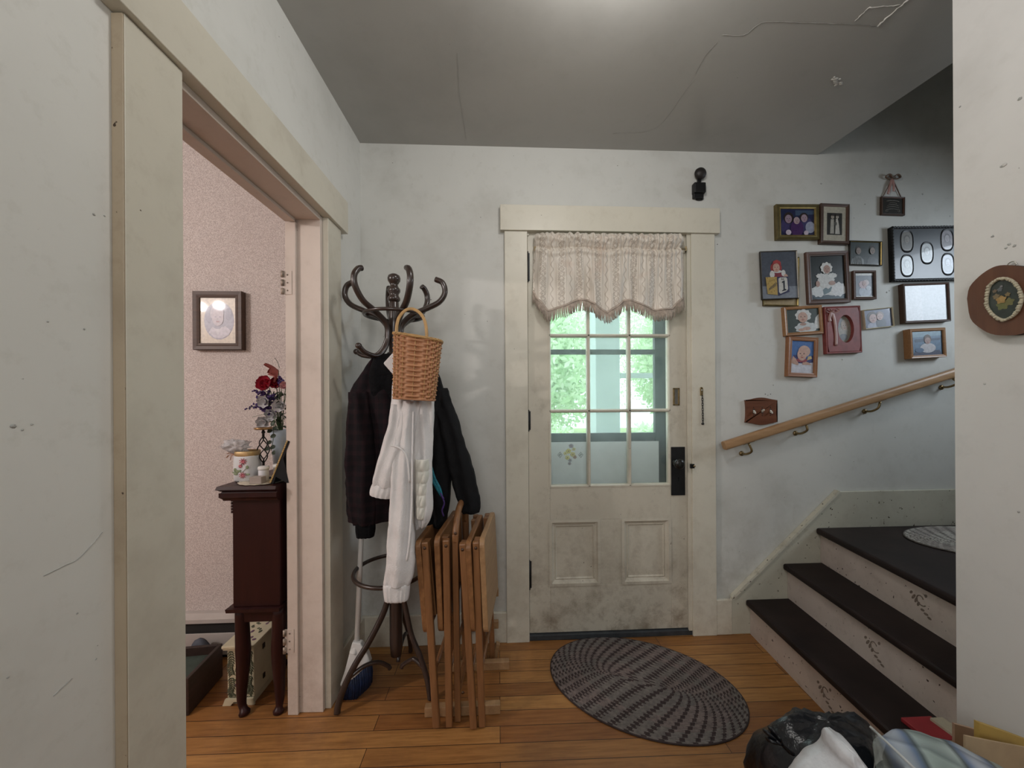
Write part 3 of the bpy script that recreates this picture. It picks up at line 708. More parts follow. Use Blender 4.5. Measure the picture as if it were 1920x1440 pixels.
for k, (px, upw) in enumerate(((1413.5, -1), (1429.5, 1), (1445, -1))):
    x = onY(px, 771, D-.012)[0]; b = MB()
    b.box((x-.0055, D-.0115, c[2]-.012), (x+.0055, D-.009, c[2]+.012), pm('slot_dark', (.03, .015, .01), .7))
    b.hexa([(x-.004, D-.0115, c[2]-.006), (x+.004, D-.0115, c[2]-.006), (x+.004, D-.0115, c[2]+.006), (x-.004, D-.0115, c[2]+.006)] +
           [(x-.0035, D-.024, c[2]+upw*.008-.004), (x+.0035, D-.024, c[2]+upw*.008-.004), (x+.0035, D-.024, c[2]+upw*.008+.003), (x-.0035, D-.024, c[2]+upw*.008+.003)], m_tog)
    b.build('toggle', sp)
    for dz in (-.020, .020):
        b = MB(); b.lathe([(.0028, 0), (.0022, .0012)], (x, D-.011, c[2]+dz), pm('dark_screw', (.03, .02, .015), .4, .5), 10, (0, -1, 0)); b.build('screw', sp)

# ------------------------------------------------------------------ black device above the door
c = onY(1312, 345, D-.02); dv = thing('old_gong_bell', (c[0], D, c[2]), 'small old black bell with a round gong over a box, high above the door', 'bell')
g = onY(1313.5, 325, D-.02)
b = MB(); b.lathe([(.006, 0), (.010, .012), (.029, .014), (.0300, .018), (.027, .027), (.018, .034), (.008, .037), (.001, .038)], (g[0], D, g[2]), pm('dark_gong', (.035, .030, .028), .5, .4, .2, 20), 26, (0, -1, 0)); b.build('gong', dv)
p0, p1 = onY(1302, 341, D-.03), onY(1324, 361, D-.03)
b = MB(); b.box((p0[0], D-.032, p1[2]), (p1[0], D, p0[2]), m_black); b.build('box', dv, bevel=.005)
b = MB(); p2_ = onY(1301, 361, D-.02); p3_ = onY(1320, 371, D-.02); b.box((p2_[0], D-.02, p3_[2]), (p3_[0], D, p2_[2]+.004), m_black)
b.build('backplate', dv, bevel=.004)
b = MB(); b.beam((g[0], D-.010, g[2]), (g[0]-.004, D-.010, p0[2]), .018, .010, m_black, up=(0, 1, 0)); b.build('arm', dv)
b = MB(); q = onY(1311, 372, D-.006)
b.tube([q+np.array([.021*math.cos(t), 0, .008*math.sin(t)-.001]) for t in np.linspace(math.pi, 2*math.pi, 14)], .0022, m_black, 6); b.build('ring', dv)

# ------------------------------------------------------------------ door chain on the right casing
yc = D-.021
c = onY(1315, 735, yc); dcn = thing('door_chain', (c[0], yc, c[2]), 'short dark security chain hanging on the right door casing', 'chain')
b = MB(); pl = [(.0075*math.cos(t), .0075*math.sin(t)) for t in np.linspace(0, math.pi, 9)]
ext = .030; b.prism([(c[0]+x, yc-.004, c[2]+z+.018) for x, z in pl]+[(c[0]-.0075, yc-.004, c[2]-.018), (c[0]+.0075, yc-.004, c[2]-.018)], (0, .0045, 0), m_brass)
b.cyl((c[0], yc-.004, c[2]+.010), (c[0], yc-.006, c[2]+.010), .003, m_white, 10); b.build('anchor_plate', dcn, bevel=.001)
e0, e1 = onY(1316, 742, yc), onY(1317, 793, yc); n = 11
for k in range(n):
    p = e0+(e1-e0)*((k+.5)/n); p[1] = yc-.005; L = abs(e1[2]-e0[2])/n*.72; b = MB()
    ax = np.array([1., 0, 0]) if k % 2 else np.array([.35, -.55, 0])
    b.tube([p+ax*.0042*math.cos(t)+np.array([0, 0, L*math.sin(t)]) for t in np.linspace(0, 2*math.pi, 14, endpoint=False)], .0014, pm('dark_chain', (.05, .045, .04), .4, .7, .2, 60), 6, closed=True)
    b.build('link', dcn)
b = MB(); b.ell(e1+np.array([0, -.004, -.004]), (.008, .004, .006), MATS['dark_chain'], 10, 8); b.build('end_knob', dcn)
# ------------------------------------------------------------------ framed pictures
m_gold = pm('gold_frame', (0.46, 0.34, 0.13), .32, .75, .2, 30); m_olive = pm('olive_bronze_frame', (0.16, 0.125, 0.05), .4, .6, .2, 30)
m_dkw = wood('dark_walnut_frame', (0.045, 0.022, 0.014), (0.085, 0.045, 0.028), .5, 'X', 2); m_brw = wood('brown_frame', (0.075, 0.035, 0.022), (0.125, 0.06, 0.04), .5, 'X', 2)
m_oak = wood('light_oak_frame', (0.26, 0.125, 0.05), (0.42, 0.22, 0.095), .4, 'X', 2); m_oakr = wood('reddish_oak_frame', (0.24, 0.10, 0.045), (0.36, 0.165, 0.075), .4, 'X', 2)
m_thin = pm('thin_dark_metal_frame', (0.06, 0.055, 0.05), .3, .7, .2, 30); m_silver = pm('silver_lip', (0.60, 0.58, 0.52), .25, .9, .1, 30)
m_cream = pm('cream_enamel_frame', (0.66, 0.60, 0.44), .4, .2, .1, 30); m_redf = pm('dusty_red_frame', (0.24, 0.055, 0.05), .5, 0, .2, 30)
m_ribbon = pm('dusty_pink_ribbon', (0.42, 0.24, 0.21), .45, 0, .15, 40)
class Loc:
    """a hanging picture's own frame: u to the right, w up, d out of the wall"""
    def __init__(s, quad, t, Y=D, side=0):
        P = [onY(x, y, Y-t) for x, y in quad]; s.c = sum(P)/4; s.c[1] = Y
        ex = (P[1]-P[0]+P[2]-P[3])/2; ez = (P[0]-P[3]+P[1]-P[2])/2
        s.w, s.h = np.linalg.norm(ex), np.linalg.norm(ez); a = (math.atan2(ex[2], ex[0])+math.atan2(-ez[0], ez[2]))/2
        s.ex = np.array([math.cos(a), 0, math.sin(a)]); s.ez = np.array([-math.sin(a), 0, math.cos(a)]); s.ey = np.array([0, -1., 0])
    def p(s, u, w, d=0): return s.c+s.ex*u+s.ez*w+s.ey*d
def ring_strips(b, L, rects, mats):
    """nested rectangles (half_w, half_h, depth) joined into a moulding"""
    for (a, h, d), (a2, h2, d2), m in zip(rects, rects[1:], mats):
        o = [L.p(-a, -h, d), L.p(a, -h, d), L.p(a, h, d), L.p(-a, h, d)]; i = [L.p(-a2, -h2, d2), L.p(a2, -h2, d2), L.p(a2, h2, d2), L.p(-a2, h2, d2)]
        b.add(o+i, [(k, (k+1) % 4, 4+(k+1) % 4, 4+k) for k in range(4)], m)
def draw(b, L, hw, hh, d, bgc, shapes, cx=0, cy=0):
    b.add([L.p(cx-hw, cy-hh, d), L.p(cx+hw, cy-hh, d), L.p(cx+hw, cy+hh, d), L.p(cx-hw, cy+hh, d)], [(0, 1, 2, 3)], flat(bgc))
    for i, s in enumerate(shapes):
        dz = d+.00022*(i+1)
        if s[0] == 'e':
            _, x, y, rx, ry, col = s; pts = [(x+rx*math.cos(t), y+ry*math.sin(t)) for t in np.linspace(0, 2*math.pi, 22, endpoint=False)]
        elif s[0] == 'w':           # a wavy edged patch such as lace
            _, x, y, rx, ry, col = s; pts = [(x+rx*(1+.08*math.sin(9*t))*math.cos(t), y+ry*(1+.10*math.sin(9*t+1))*math.sin(t)) for t in np.linspace(0, 2*math.pi, 54, endpoint=False)]
        else: _, pts, col = s
        pts = [(min(1, max(0, x)), min(1, max(0, y))) for x, y in pts]
        b.add([L.p(cx+(2*x-1)*hw, cy+(2*y-1)*hh, dz) for x, y in pts], [tuple(range(len(pts)))], flat(col))
def face(x, y, r, skin, asp=1.0, eye=(.10, .07, .06)):
    rx = r*asp; sh = tuple(c*.72 for c in skin); lip = (skin[0]*.75, skin[1]*.42, skin[2]*.42)
    return [('e', x, y, rx, r*1.15, skin), ('e', x-rx*.38, y+r*.12, rx*.16, r*.09, eye), ('e', x+rx*.38, y+r*.12, rx*.16, r*.09, eye),
            ('e', x, y-r*.18, rx*.13, r*.10, sh), ('e', x, y-r*.55, rx*.30, r*.11, lip)]
def picture(label, quad, t, fw, mats, bgc, shapes, matw=0, matc=None, name='picture_frame', group='family photographs on the stair wall', Y=D, back=0.0, lip=True, inset=.006, cat='picture'):
    L = Loc(quad, t, Y); L.c[1] -= back; t -= back
    th = thing(name, L.c, label, cat, group)
    a, h = L.w/2, L.h/2; fi, fj = a-fw, h-fw; dp = max(.002, t-inset)
    b = MB(); ring_strips(b, L, [(a-.0005, h-.0005, .0006), (a, h, t*.85), (a-min(.002, fw*.2), h-min(.002, fw*.2), t), (a-fw*.55, h-fw*.55, t-.0015), (a-fw*.70, h-fw*.70, t-.0005 if fw > .01 else t-.001), (fi, fj, t-.003), (fi-.0005, fj-.0005, dp-.0005)],
                [mats[0], mats[0], mats[0], mats[0], mats[-1], mats[-1]])
    b.add([L.p(-a, -h, .0006), L.p(-a, h, .0006), L.p(a, h, .0006), L.p(a, -h, .0006)], [(0, 1, 2, 3)], mats[0]); b.build('frame', th)
    if matw:
        b = MB(); ring_strips(b, L, [(fi, fj, dp), (fi-matw, fj-matw, dp-.0003), (fi-matw-.001, fj-matw-.001, dp-.0014)], [flat(matc), flat(matc)]); b.build('mat', th); fi -= matw; fj -= matw; dp -= .0015
    if bgc is not None:
        b = MB(); draw(b, L, fi, fj, dp-.0035+.0015, bgc, shapes); b.build('photo', th)
    return th, L, fi, fj, dp
Z4 = lambda *q: [(1400+x/3.4275, 300+y/3.4275) for x, y in q]
Z5 = lambda *q: [(1410+x/5.54, 460+y/5.54) for x, y in q]
SK, SKD = (.52, .33, .26), (.40, .25, .20); WH = (.62, .62, .60); GRY = (.09, .10, .12)
picture('gold and olive framed group photo at the top left of the photo cluster', Z4((190, 280), (470, 283), (468, 506), (199, 512)), .022, .0165*2.2/1.55, [m_olive, m_gold], (.018, .022, .07),
        [('p', [(.45, .75), (1, .8), (1, .95), (.45, .95)], (.05, .08, .14)), ('e', .24, .35, .22, .34, (.05, .04, .12)), ('e', .72, .40, .22, .33, (.05, .045, .13)), ('e', .25, .66, .15, .22, (.03, .02, .02)), ('e', .70, .68, .13, .18, (.03, .02, .02)),
         ('e', .88, .30, .14, .22, (.30, .32, .42))]+face(.24, .62, .14, (.30, .22, .28), .72)+face(.70, .64, .13, (.34, .25, .30), .72)+[('e', .48, .25, .19, .32, (.06, .02, .10))]+face(.47, .55, .12, (.38, .28, .30), .75)+[('e', .22, .10, .08, .10, (.5, .42, .5)), ('e', .74, .08, .07, .09, (.5, .42, .5))])
th, L, fi, fj, dp = picture('dark wood frame with old sepia wedding couple beside the gold group frame', Z4((477, 272), (665, 284), (662, 540), (481, 534)), .022, .0155, [m_dkw, m_brw], None, [], .0)
b = MB(); ring_strips(b, L, [(fi, fj, dp), (fi*.66, fj*.64, dp-.0004)], [flat((.45, .42, .34))]); b.build('mat', th)
b = MB(); draw(b, L, fi*.66, fj*.64, dp-.001, (.035, .033, .03), [('p', [(.22, .06), (.48, .06), (.46, .72), (.26, .72)], (.42, .40, .35)), ('p', [(.55, .05), (.86, .05), (.80, .45), (.72, .74), (.60, .74), (.58, .45)], (.52, .50, .45)), ('e', .56, .52, .10, .09, (.10, .10, .09))] +
              face(.37, .82, .075, (.42, .38, .32), 1.4)+face(.67, .82, .07, (.46, .42, .36), 1.4)+[('e', .37, .90, .11, .045, (.06, .05, .05)), ('e', .67, .90, .12, .045, (.07, .06, .05))]); b.build('photo', th)
picture('gold frame mostly hidden behind the photo of the baby with the number block', Z5((150, 120), (505, 110), (482, 622), (100, 640)), .012, .008, [m_olive, m_gold], (.36, .27, .14), [], back=0.0)
nb = [(.44, .0), (.0, .0), (.0, .32), (1, .34), (1, 0)]
one = [('p', [(0, 0), (1, 0), (1, .25), (0, .27)], (.20, .22, .26)), ('e', .42, .66, .16, .12, (.32, .05, .05)), ('p', [(.33, .40), (.62, .40), (.60, .60), (.36, .60)], (.22, .035, .05)), ('e', .30, .52, .07, .08, WH), ('e', .62, .54, .06, .07, WH), ('e', .68, .46, .06, .06, SK), ('e', .46, .575, .12, .03, WH)]
one += face(.42, .66, .085, SK, 1.15)+[('p', [(.30, .72), (.34, .80), (.44, .83), (.54, .79), (.56, .72), (.44, .755)], (.36, .05, .05))]
one += [('p', [(.10, .46), (.42, .46), (.42, .07), (.14, .10)], (.46, .32, .10)), ('p', [(.42, .46), (.74, .46), (.76, .13), (.44, .05)], (.03, .03, .08)), ('p', [(.46, .42), (.51, .445), (.67, .445), (.71, .42), (.72, .19), (.68, .15), (.50, .095), (.46, .13)], (.58, .56, .52)),
        ('p', [(.55, .35), (.61, .375), (.635, .375), (.63, .20), (.67, .185), (.67, .165), (.55, .145), (.55, .165), (.59, .185), (.585, .33), (.55, .325)], (.02, .02, .03)),
        ('p', [(.535, .43), (.55, .43), (.55, .39), (.535, .39)], (.03, .03, .04)), ('p', [(.565, .415), (.575, .415), (.575, .39), (.565, .39)], (.03, .03, .04)), ('p', [(.565, .415), (.605, .415), (.605, .408), (.565, .408)], (.03, .03, .04)), ('p', [(.585, .415), (.592, .415), (.592, .39), (.585, .39)], (.03, .03, .04)), ('p', [(.60, .415), (.61, .415), (.61, .39), (.60, .39)], (.03, .03, .04)), ('p', [(.554, .437), (.561, .437), (.557, .42)], (.03, .03, .04))]
for k in range(6): one.append(('p', [(.17+k*.038, .17+k*.016), (.185+k*.038, .175+k*.016), (.20+k*.036, .22+k*.024), (.185+k*.036, .23+k*.024)], (.05, .06, .08)))
for x, y in ((.13, .42), (.19, .36), (.25, .37), (.31, .38), (.15, .30), (.38, .30), (.22, .12), (.30, .14), (.36, .40)): one.append(('p', [(x, y), (x+.022, y+.005), (x+.02, y+.03), (x, y+.026)], (.30, .19, .05)))
picture('silver edged photo of a baby in red behind a number one block', Z5((85, 60), (470, 50), (496, 550), (112, 562)), .024, .0045, [m_thin, m_silver], (.075, .085, .11), one, back=.0125, inset=.004)
bab = [('e', .62, .10, .60, .14, (.05, .08, .10)), ('w', .52, .22, .52, .13, WH), ('w', .80, .22, .22, .16, (.66, .66, .66)), ('w', .22, .18, .22, .12, (.60, .62, .62)), ('p', [(.34, .22), (.44, .28), (.62, .28), (.56, .17), (.46, .13), (.36, .10)], (.12, .18, .20)), ('w', .45, .42, .24, .17, (.60, .60, .58)), ('w', .30, .54, .14, .06, WH), ('w', .64, .54, .13, .06, WH), ('e', .20, .36, .06, .07, SKD), ('e', .62, .37, .10, .05, SKD), ('w', .47, .72, .17, .13, (.66, .65, .62))]
picture('brown framed photo of a baby in a white christening gown and bonnet', Z5((560, 65), (1005, 55), (1030, 590), (595, 610)), .018, .0225, [m_brw, m_dkw], (.018, .022, .022), bab+face(.48, .69, .085, SKD, 1.2))
picture('small thin dark frame with two boys in dim light', Z4((668, 519), (875, 518), (871, 676), (661, 676)), .012, .0055, [m_thin, m_gold], (.030, .042, .040),
        [('p', [(.05, 0), (.47, 0), (.46, .22), (.36, .36), (.20, .36), (.08, .24)], (.22, .24, .24)), ('p', [(.56, 0), (.94, 0), (.92, .24), (.80, .36), (.66, .36), (.58, .24)], (.06, .07, .07)), ('e', .28, .72, .09, .12, (.03, .025, .02)), ('e', .73, .74, .09, .12, (.03, .025, .02))] +
        [('p', [(.10+k*.06, .02), (.12+k*.06, .02), (.15+k*.045, .34), (.135+k*.045, .34)], (.09, .10, .10)) for k in range(6)]+face(.28, .60, .13, (.25, .20, .17), .62)+face(.73, .62, .13, (.25, .20, .17), .62))
picture('small brown frame with a child in white over cream mat, below the two boys', Z4((688, 708), (836, 709), (836, 890), (692, 897)), .016, .0125, [m_brw, m_dkw], (.11, .13, .16),
        [('p', [(0, .90), (1, .90), (1, 1), (0, 1)], WH), ('e', .55, .22, .34, .24, (.34, .38, .46)), ('w', .46, .52, .24, .16, (.44, .30, .32)), ('w', .62, .60, .16, .12, (.50, .42, .42)), ('e', .74, .38, .14, .10, (.42, .46, .52)), ('p', [(0, 0), (1, 0), (1, .04), (0, .04)], WH)]+face(.52, .56, .09, (.46, .30, .27), 1.2))
picture('light oak framed baby in a frilled bonnet, overlapping the red oval frame', Z5((328, 640), (730, 615), (748, 916), (355, 941)), .022, .0155, [m_oak, m_oak], (.035, .048, .038),
        [('p', [(.80, .10), (1, .12), (1, .75), (.90, .60)], WH), ('w', .58, .18, .33, .24, (.56, .58, .58)), ('w', .52, .72, .24, .27, (.62, .62, .60)), ('e', .50, .34, .10, .06, SKD), ('e', .60, .14, .12, .08, SK), ('e', .44, .10, .10, .06, SK)]+face(.50, .64, .20, SK, .75))
picture('reddish oak framed baby on bright blue, lowest of the photo cluster', Z5((386, 945), (705, 956), (672, 1366), (369, 1366)), .024, .0205, [m_oakr, m_oakr], (.06, .15, .38),
        [('p', [(0, 0), (1, 0), (1, .34), (0, .34)], (.60, .60, .66)), ('p', [(.05, .30), (.10, .56), (.40, .54), (.85, .30)], (.04, .05, .16)), ('p', [(.60, .30), (1, .34), (1, .56), (.75, .52)], (.04, .05, .16)), ('p', [(.72, .40), (.95, .46), (.90, .54), (.76, .52)], (.55, .42, .20)), ('p', [(.0, .30), (.08, .52), (.22, .44), (.36, .28), (.30, .24)], SK), ('p', [(.50, .26), (.55, .38), (.78, .34), (.95, .26)], SK), ('e', .48, .40, .24, .07, (.30, .06, .08)), ('e', .58, .68, .27, .18, (.56, .38, .31))]+face(.48, .58, .17, (.58, .37, .30), 1.25))
# red padded frame with an oval opening and a ribbon
th, L, fi, fj, dp = picture('dusty red padded frame with oval opening and pink ribbon bow', Z4((499, 940), (731, 936), (746, 1237), (517, 1246)), .022, .010, [m_redf, m_redf], None, [], inset=.0005)
ox, oz, ow, oh = .014, .004, .043, .072
b = MB(); n = 40; o_, i_, j_ = [], [], []
for k in range(n):
    t = 2*math.pi*k/n; c_, s_ = math.cos(t), math.sin(t); sc = min(fi/max(abs(c_), 1e-6), fj/max(abs(s_), 1e-6))
    o_.append(L.p(c_*sc, s_*sc, dp)); i_.append(L.p(ox+ow*c_, oz+oh*s_, dp-.0005)); j_.append(L.p(ox+ow*c_*.97, oz+oh*s_*.97, .004))
b.add(o_+i_+j_, [(k, (k+1) % n, n+(k+1) % n, n+k) for k in range(n)]+[(n+k, n+(k+1) % n, 2*n+(k+1) % n, 2*n+k) for k in range(n)], m_redf); b.build('mount', th)
b = MB(); b.add([L.p(ox+ow*math.cos(t)*1.0, oz+oh*math.sin(t), .0045) for t in np.linspace(0, 2*math.pi, 36, endpoint=False)], [tuple(range(36))], flat((.36, .36, .30)))
L2 = L
def oval_draw(L, cx, cz, w, h, d, shapes):
    for i, s in enumerate(shapes):
        _, x, y, rx, ry, col = s; pts = [(x+rx*math.cos(t), y+ry*math.sin(t)) for t in np.linspace(0, 2*math.pi, 20, endpoint=False)]
        b.add([L.p(cx+(2*a_-1)*w, cz+(2*c_-1)*h, d+.0002*(i+1)) for a_, c_ in pts], [tuple(range(20))], flat(col))
oval_draw(L, ox, oz, ow, oh, .0045, [('e', .30, .70, .24, .22, (.30, .32, .34)), ('e', .45, .40, .36, .20, (.42, .40, .36)), ('e', .50, .22, .26, .12, (.22, .24, .26)), ('e', .60, .66, .24, .20, (.46, .40, .34))]+[f_ for f_ in face(.58, .62, .15, (.46, .38, .32), 1.2)]); b.build('photo', th)
b = MB(); rx, rz = -.060, .094
for sgn in (-1, 1): b.tube(catmull([L.p(rx, rz, dp+.003), L.p(rx+sgn*.018, rz+.014, dp+.008), L.p(rx+sgn*.036, rz+.006, dp+.006), L.p(rx+sgn*.016, rz-.006, dp+.005), L.p(rx, rz, dp+.003)], 5), .0035, m_ribbon, 8, flat=.35)
b.ell(L.p(rx, rz, dp+.004), (.004, .004, .004), m_ribbon, 8, 6)
for dx, ln in ((.014, .175), (-.012, .050)): b.tube(catmull([L.p(rx, rz, dp+.003), L.p(rx+dx*.8, rz-ln*.3, dp+.004), L.p(rx+dx*1.2, rz-ln*.7, dp+.002), L.p(rx+dx, rz-ln, dp+.003)], 5), (.0085), m_ribbon, 8, flat=.2, up=(0, 1, 0))
b.build('ribbon_bow', th)
picture('small cream metal frame with mother and baby, tilted, right of the red frame', Z4((753, 963), (940, 943), (955, 1069), (765, 1088)), .014, .0045, [m_cream, m_cream], (.10, .12, .20),
        [('e', .34, .10, .24, .22, (.34, .36, .46)), ('e', .30, .60, .19, .32, (.05, .04, .04)), ('e', .60, .20, .18, .30, (.07, .09, .12)), ('e', .58, .66, .14, .22, (.26, .20, .18))]+face(.32, .52, .22, (.48, .32, .30), .62)+face(.56, .58, .17, (.50, .35, .32), .65))
picture('light oak deep framed photo of a child at a blue table, bottom right', Z4((1050, 1085), (1283, 1075), (1285, 1260), (1060, 1282)), .036, .0145, [m_oak, m_oak], (.12, .20, .30),
        [('p', [(0, .75), (1, .80), (1, 1), (0, 1)], (.20, .32, .40)), ('p', [(.10, .55), (.95, .62), (.95, .70), (.10, .68)], (.06, .10, .16)), ('p', [(.02, 0), (.98, 0), (.90, .20), (.10, .16)], (.08, .09, .14)), ('e', .52, .30, .26, .20, (.52, .50, .52)), ('e', .52, .66, .12, .20, (.08, .05, .04)), ('e', .24, .22, .14, .10, (.10, .16, .26))]+face(.52, .60, .12, (.40, .27, .24), .8))
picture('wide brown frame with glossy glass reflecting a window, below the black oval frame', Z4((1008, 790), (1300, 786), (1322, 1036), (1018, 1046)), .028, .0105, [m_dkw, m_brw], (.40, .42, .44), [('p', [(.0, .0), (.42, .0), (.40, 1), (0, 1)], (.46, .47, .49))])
# black frame with scalloped rim and five ovals
th, L, fi, fj, dp = picture('black scalloped frame with five oval pictures at the upper right', Z4((933, 432), (1384, 418), (1390, 770), (946, 777)), .024, .012, [m_black, m_black], None, [], inset=.004)
m_charc = pm('charcoal_mount', (0.030, 0.034, 0.040), .35, 0, .15, 20, coat=.1)
b = MB(); b.add([L.p(-fi, -fj, dp), L.p(fi, -fj, dp), L.p(fi, fj, dp), L.p(-fi, fj, dp)], [(0, 1, 2, 3)], m_charc)
for s in (-1, 1):
    b.tube([L.p(s*(L.w/2-.004+.0022*math.sin(q*1.9)), -L.h/2+L.h*q/60, .022) for q in range(61)], .005, m_black, 6)
    b.tube([L.p(-L.w/2+L.w*q/76, s*(L.h/2-.004+.0022*math.sin(q*1.9)), .022) for q in range(77)], .005, m_black, 6)
b.build('mount', th)
for k, (px, py, cc) in enumerate(((1029, 523, (.17, .16, .14)), (1030, 680, (.40, .44, .44)), (1158, 598, (.42, .44, .44)), (1287, 515, (.28, .26, .28)), (1292, 670, (.40, .44, .50)))):
    q = onY(1400+px/3.4275, 300+py/3.4275, D-.02); du = (q-L.c)@L.ex; dw = (q-L.c)@L.ez; w, h = .030, .050
    def barrel(sc, d): return [L.p(du+math.copysign(abs(math.cos(t))**.75, math.cos(t))*w*sc, dw+math.copysign(abs(math.sin(t))**.7, math.sin(t))*h*sc, d) for t in np.linspace(0, 2*math.pi, 28, endpoint=False)]
    b = MB(); o_, i_ = barrel(1.14, dp+.003), barrel(1.0, dp+.0005); r_ = barrel(1.2, dp)
    b.add(r_+o_+i_, [(j, (j+1) % 28, 28+(j+1) % 28, 28+j) for j in range(28)]+[(28+j, 28+(j+1) % 28, 56+(j+1) % 28, 56+j) for j in range(28)], m_black)
    b.add(barrel(1.0, dp+.0008), [tuple(range(28))], flat(cc)); oval_draw(L, du, dw, w, h, dp+.0008, [('e', .5, .30, .40, .22, tuple(x*.7 for x in cc)), ('e', .5, .62, .30, .22, tuple(x*.55 for x in cc))]+face(.5, .58, .16, tuple(min(1, x*1.25) for x in cc), 1.3))
    b.build('oval_picture', th)
# little hanging plaque with ribbon
m_plq = pm('dark_engraved_metal', (0.045, 0.042, 0.036), .4, .5, .2, 40)
th, L, fi, fj, dp = picture('tiny wooden plaque hung from a ribbon bow above the black frame', Z4((872, 232), (1022, 234), (1018, 354), (870, 351)), .014, .008, [m_dkw, m_brw], None, [], group=None, name='wall_plaque', cat='plaque')
b = MB(); b.add([L.p(-fi, -fj, dp), L.p(fi, -fj, dp), L.p(fi, fj, dp), L.p(-fi, fj, dp)], [(0, 1, 2, 3)], m_plq)
m_eng = pm('pale_engraving', (0.22, 0.20, 0.17), .5, .4, .2, 60)
for k, (wd, zz_) in enumerate(((.62, .62), (.40, .30), (.55, .05), (.62, -.22), (.70, -.52))):
    pts = [L.p(wd*fi*q, fj*(zz_+.16*(1-(q*1.0)**2)*(1 if k else .6)), dp+.0006) for q in np.linspace(-1, 1, 9)]; b.tube(pts, .0011 if k else .0016, m_eng, 5)
for s in (-1, 1): b.tube(catmull([L.p(s*.5*fi, -.42*fj, dp+.0006), L.p(s*.72*fi, -.62*fj, dp+.0006), L.p(s*.60*fi, -.72*fj, dp+.0006), L.p(s*.45*fi, -.60*fj, dp+.0006)], 4), .001, m_eng, 5)
b.build('engraved_plate', th)
kn = onY(1673, 334, D-.008); kn[1] = D-.008
b = MB()
for s in (-1, 1): b.tube([kn, kn+(L.p(s*fi*.9, L.h/2, .004)-kn)*.5, L.p(s*fi*.9, L.h/2, .004)], .0028, pm('brown_ribbon', (.16, .10, .07), .6, 0, .2, 50), 6, flat=.4)
for s in (-1, 1):
    b.tube(catmull([kn, kn+np.array([s*.022, -.006, .016]), kn+np.array([s*.040, -.003, .004]), kn+np.array([s*.018, -.004, -.006]), kn], 5), .006, MATS['brown_ribbon'], 8, flat=.5)
for dx, ln in ((.004, .070), (-.016, .085)): b.tube(catmull([kn, kn+np.array([dx, -.004, -ln*.5]), kn+np.array([dx*1.6, -.002, -ln])], 5), .0075, m_ribbon, 8, flat=.2, up=(0, 1, 0))
b.build('ribbon_bow', th)

# ------------------------------------------------------------------ wood slice plaque on the right wall (the wall faces -X at X = 1.31)
XR = 1.31
def onX(px, py, X=XR):
    r = ray(px, py); return OV+r*(X/r[0])
m_bark2 = wood('red_brown_slice', (0.085, 0.032, 0.018), (0.17, 0.070, 0.036), .45, 'Z', .8); m_rim = pm('dark_bark_rim', (.05, .025, .018), .8, 0, .3, 40, .4, 80)
ctr = onX(1885, 562)
th = thing('wood_slice_plaque', (XR, ctr[1], ctr[2]), 'round reddish wood slice with painted oval flower picture on the near right wall', 'plaque')
outl = [(1813, 560), (1818, 538), (1836, 518), (1856, 504), (1875, 497.5), (1900, 498), (1925, 502), (1948, 512), (1964, 540), (1962, 580), (1945, 610), (1915, 626), (1885, 629), (1858, 626), (1836, 614), (1819, 596)]
o2 = catmull([onX(x, y, XR-.022) for x, y in outl+outl[:1]], 3)[:-1]
b = MB(); n = len(o2); b.v += [tuple(p) for p in o2]+[(XR-.001, p[1], p[2]) for p in o2]; k = b.slot(m_bark2); k2 = b.slot(m_rim)
b.f.append(tuple(range(n))); b.mi.append(k); b.sm.append(False)
for i in range(n): b.f.append((i, n+i, n+(i+1) % n, (i+1) % n)); b.mi.append(k2); b.sm.append(True)
b.build('slice', th)
oc = onX(1880, 563, XR-.024); ov = [(1850, 560), (1855, 538), (1866, 527), (1880, 522), (1897, 526), (1910, 540), (1916, 558), (1911, 578), (1900, 592), (1882, 600), (1864, 592), (1852, 577)]
ring = catmull([onX(x, y, XR-.025) for x, y in ov+ov[:1]], 4)[:-1]
b = MB(); b.tube(ring, .0035, pm('ivory_beads', (.50, .45, .33), .5, 0, .2, 60), 8, closed=True)
for i, p in enumerate(ring): b.ell(p+np.array([-.002, random.uniform(-.001, .001), random.uniform(-.001, .001)]), random.uniform(.0032, .0046), MATS['ivory_beads'], 8, 6)
b.build('beaded_rim', th)
b = MB(); b.add([(XR-.0235, p[1], p[2]) for p in ring], [tuple(range(len(ring)))], pm('dark_teal_enamel', (.030, .042, .036), .2, 0, .3, 30, coat=.4))
def blot(px, py, r, col, d):
    r *= .72; c_ = onX(px, py, XR-.0236); b.add([(XR-.0236-d, c_[1]+r*math.cos(t)*(1+.2*math.sin(5*t)), c_[2]+r*math.sin(t)*(1+.2*math.sin(5*t))) for t in np.linspace(0, 2*math.pi, 20, endpoint=False)], [tuple(range(20))], flat(col))
for i, (px, py, r, col) in enumerate(((1880, 572, .016, (.14, .15, .05)), (1892, 566, .013, (.17, .16, .06)), (1868, 556, .009, (.20, .15, .08)), (1875, 543, .007, (.12, .13, .14)), (1878, 537, .004, (.2, .2, .2)), (1890, 552, .007, (.22, .16, .07)), (1866, 546, .006, (.18, .13, .08)), (1878, 562, .013, (.36, .22, .07)), (1881, 560, .008, (.44, .28, .10)))): blot(px, py, r, col, .0002*(i+1))
b.build('painting', th)
b = MB(); hk = onX(1897, 496, XR-.006); b.tube([hk+np.array([0, .008*math.cos(t), .007*math.sin(t)]) for t in np.linspace(0, 2*math.pi, 16, endpoint=False)], .0014, m_silver, 6, closed=True); b.build('hanging_ring', th)

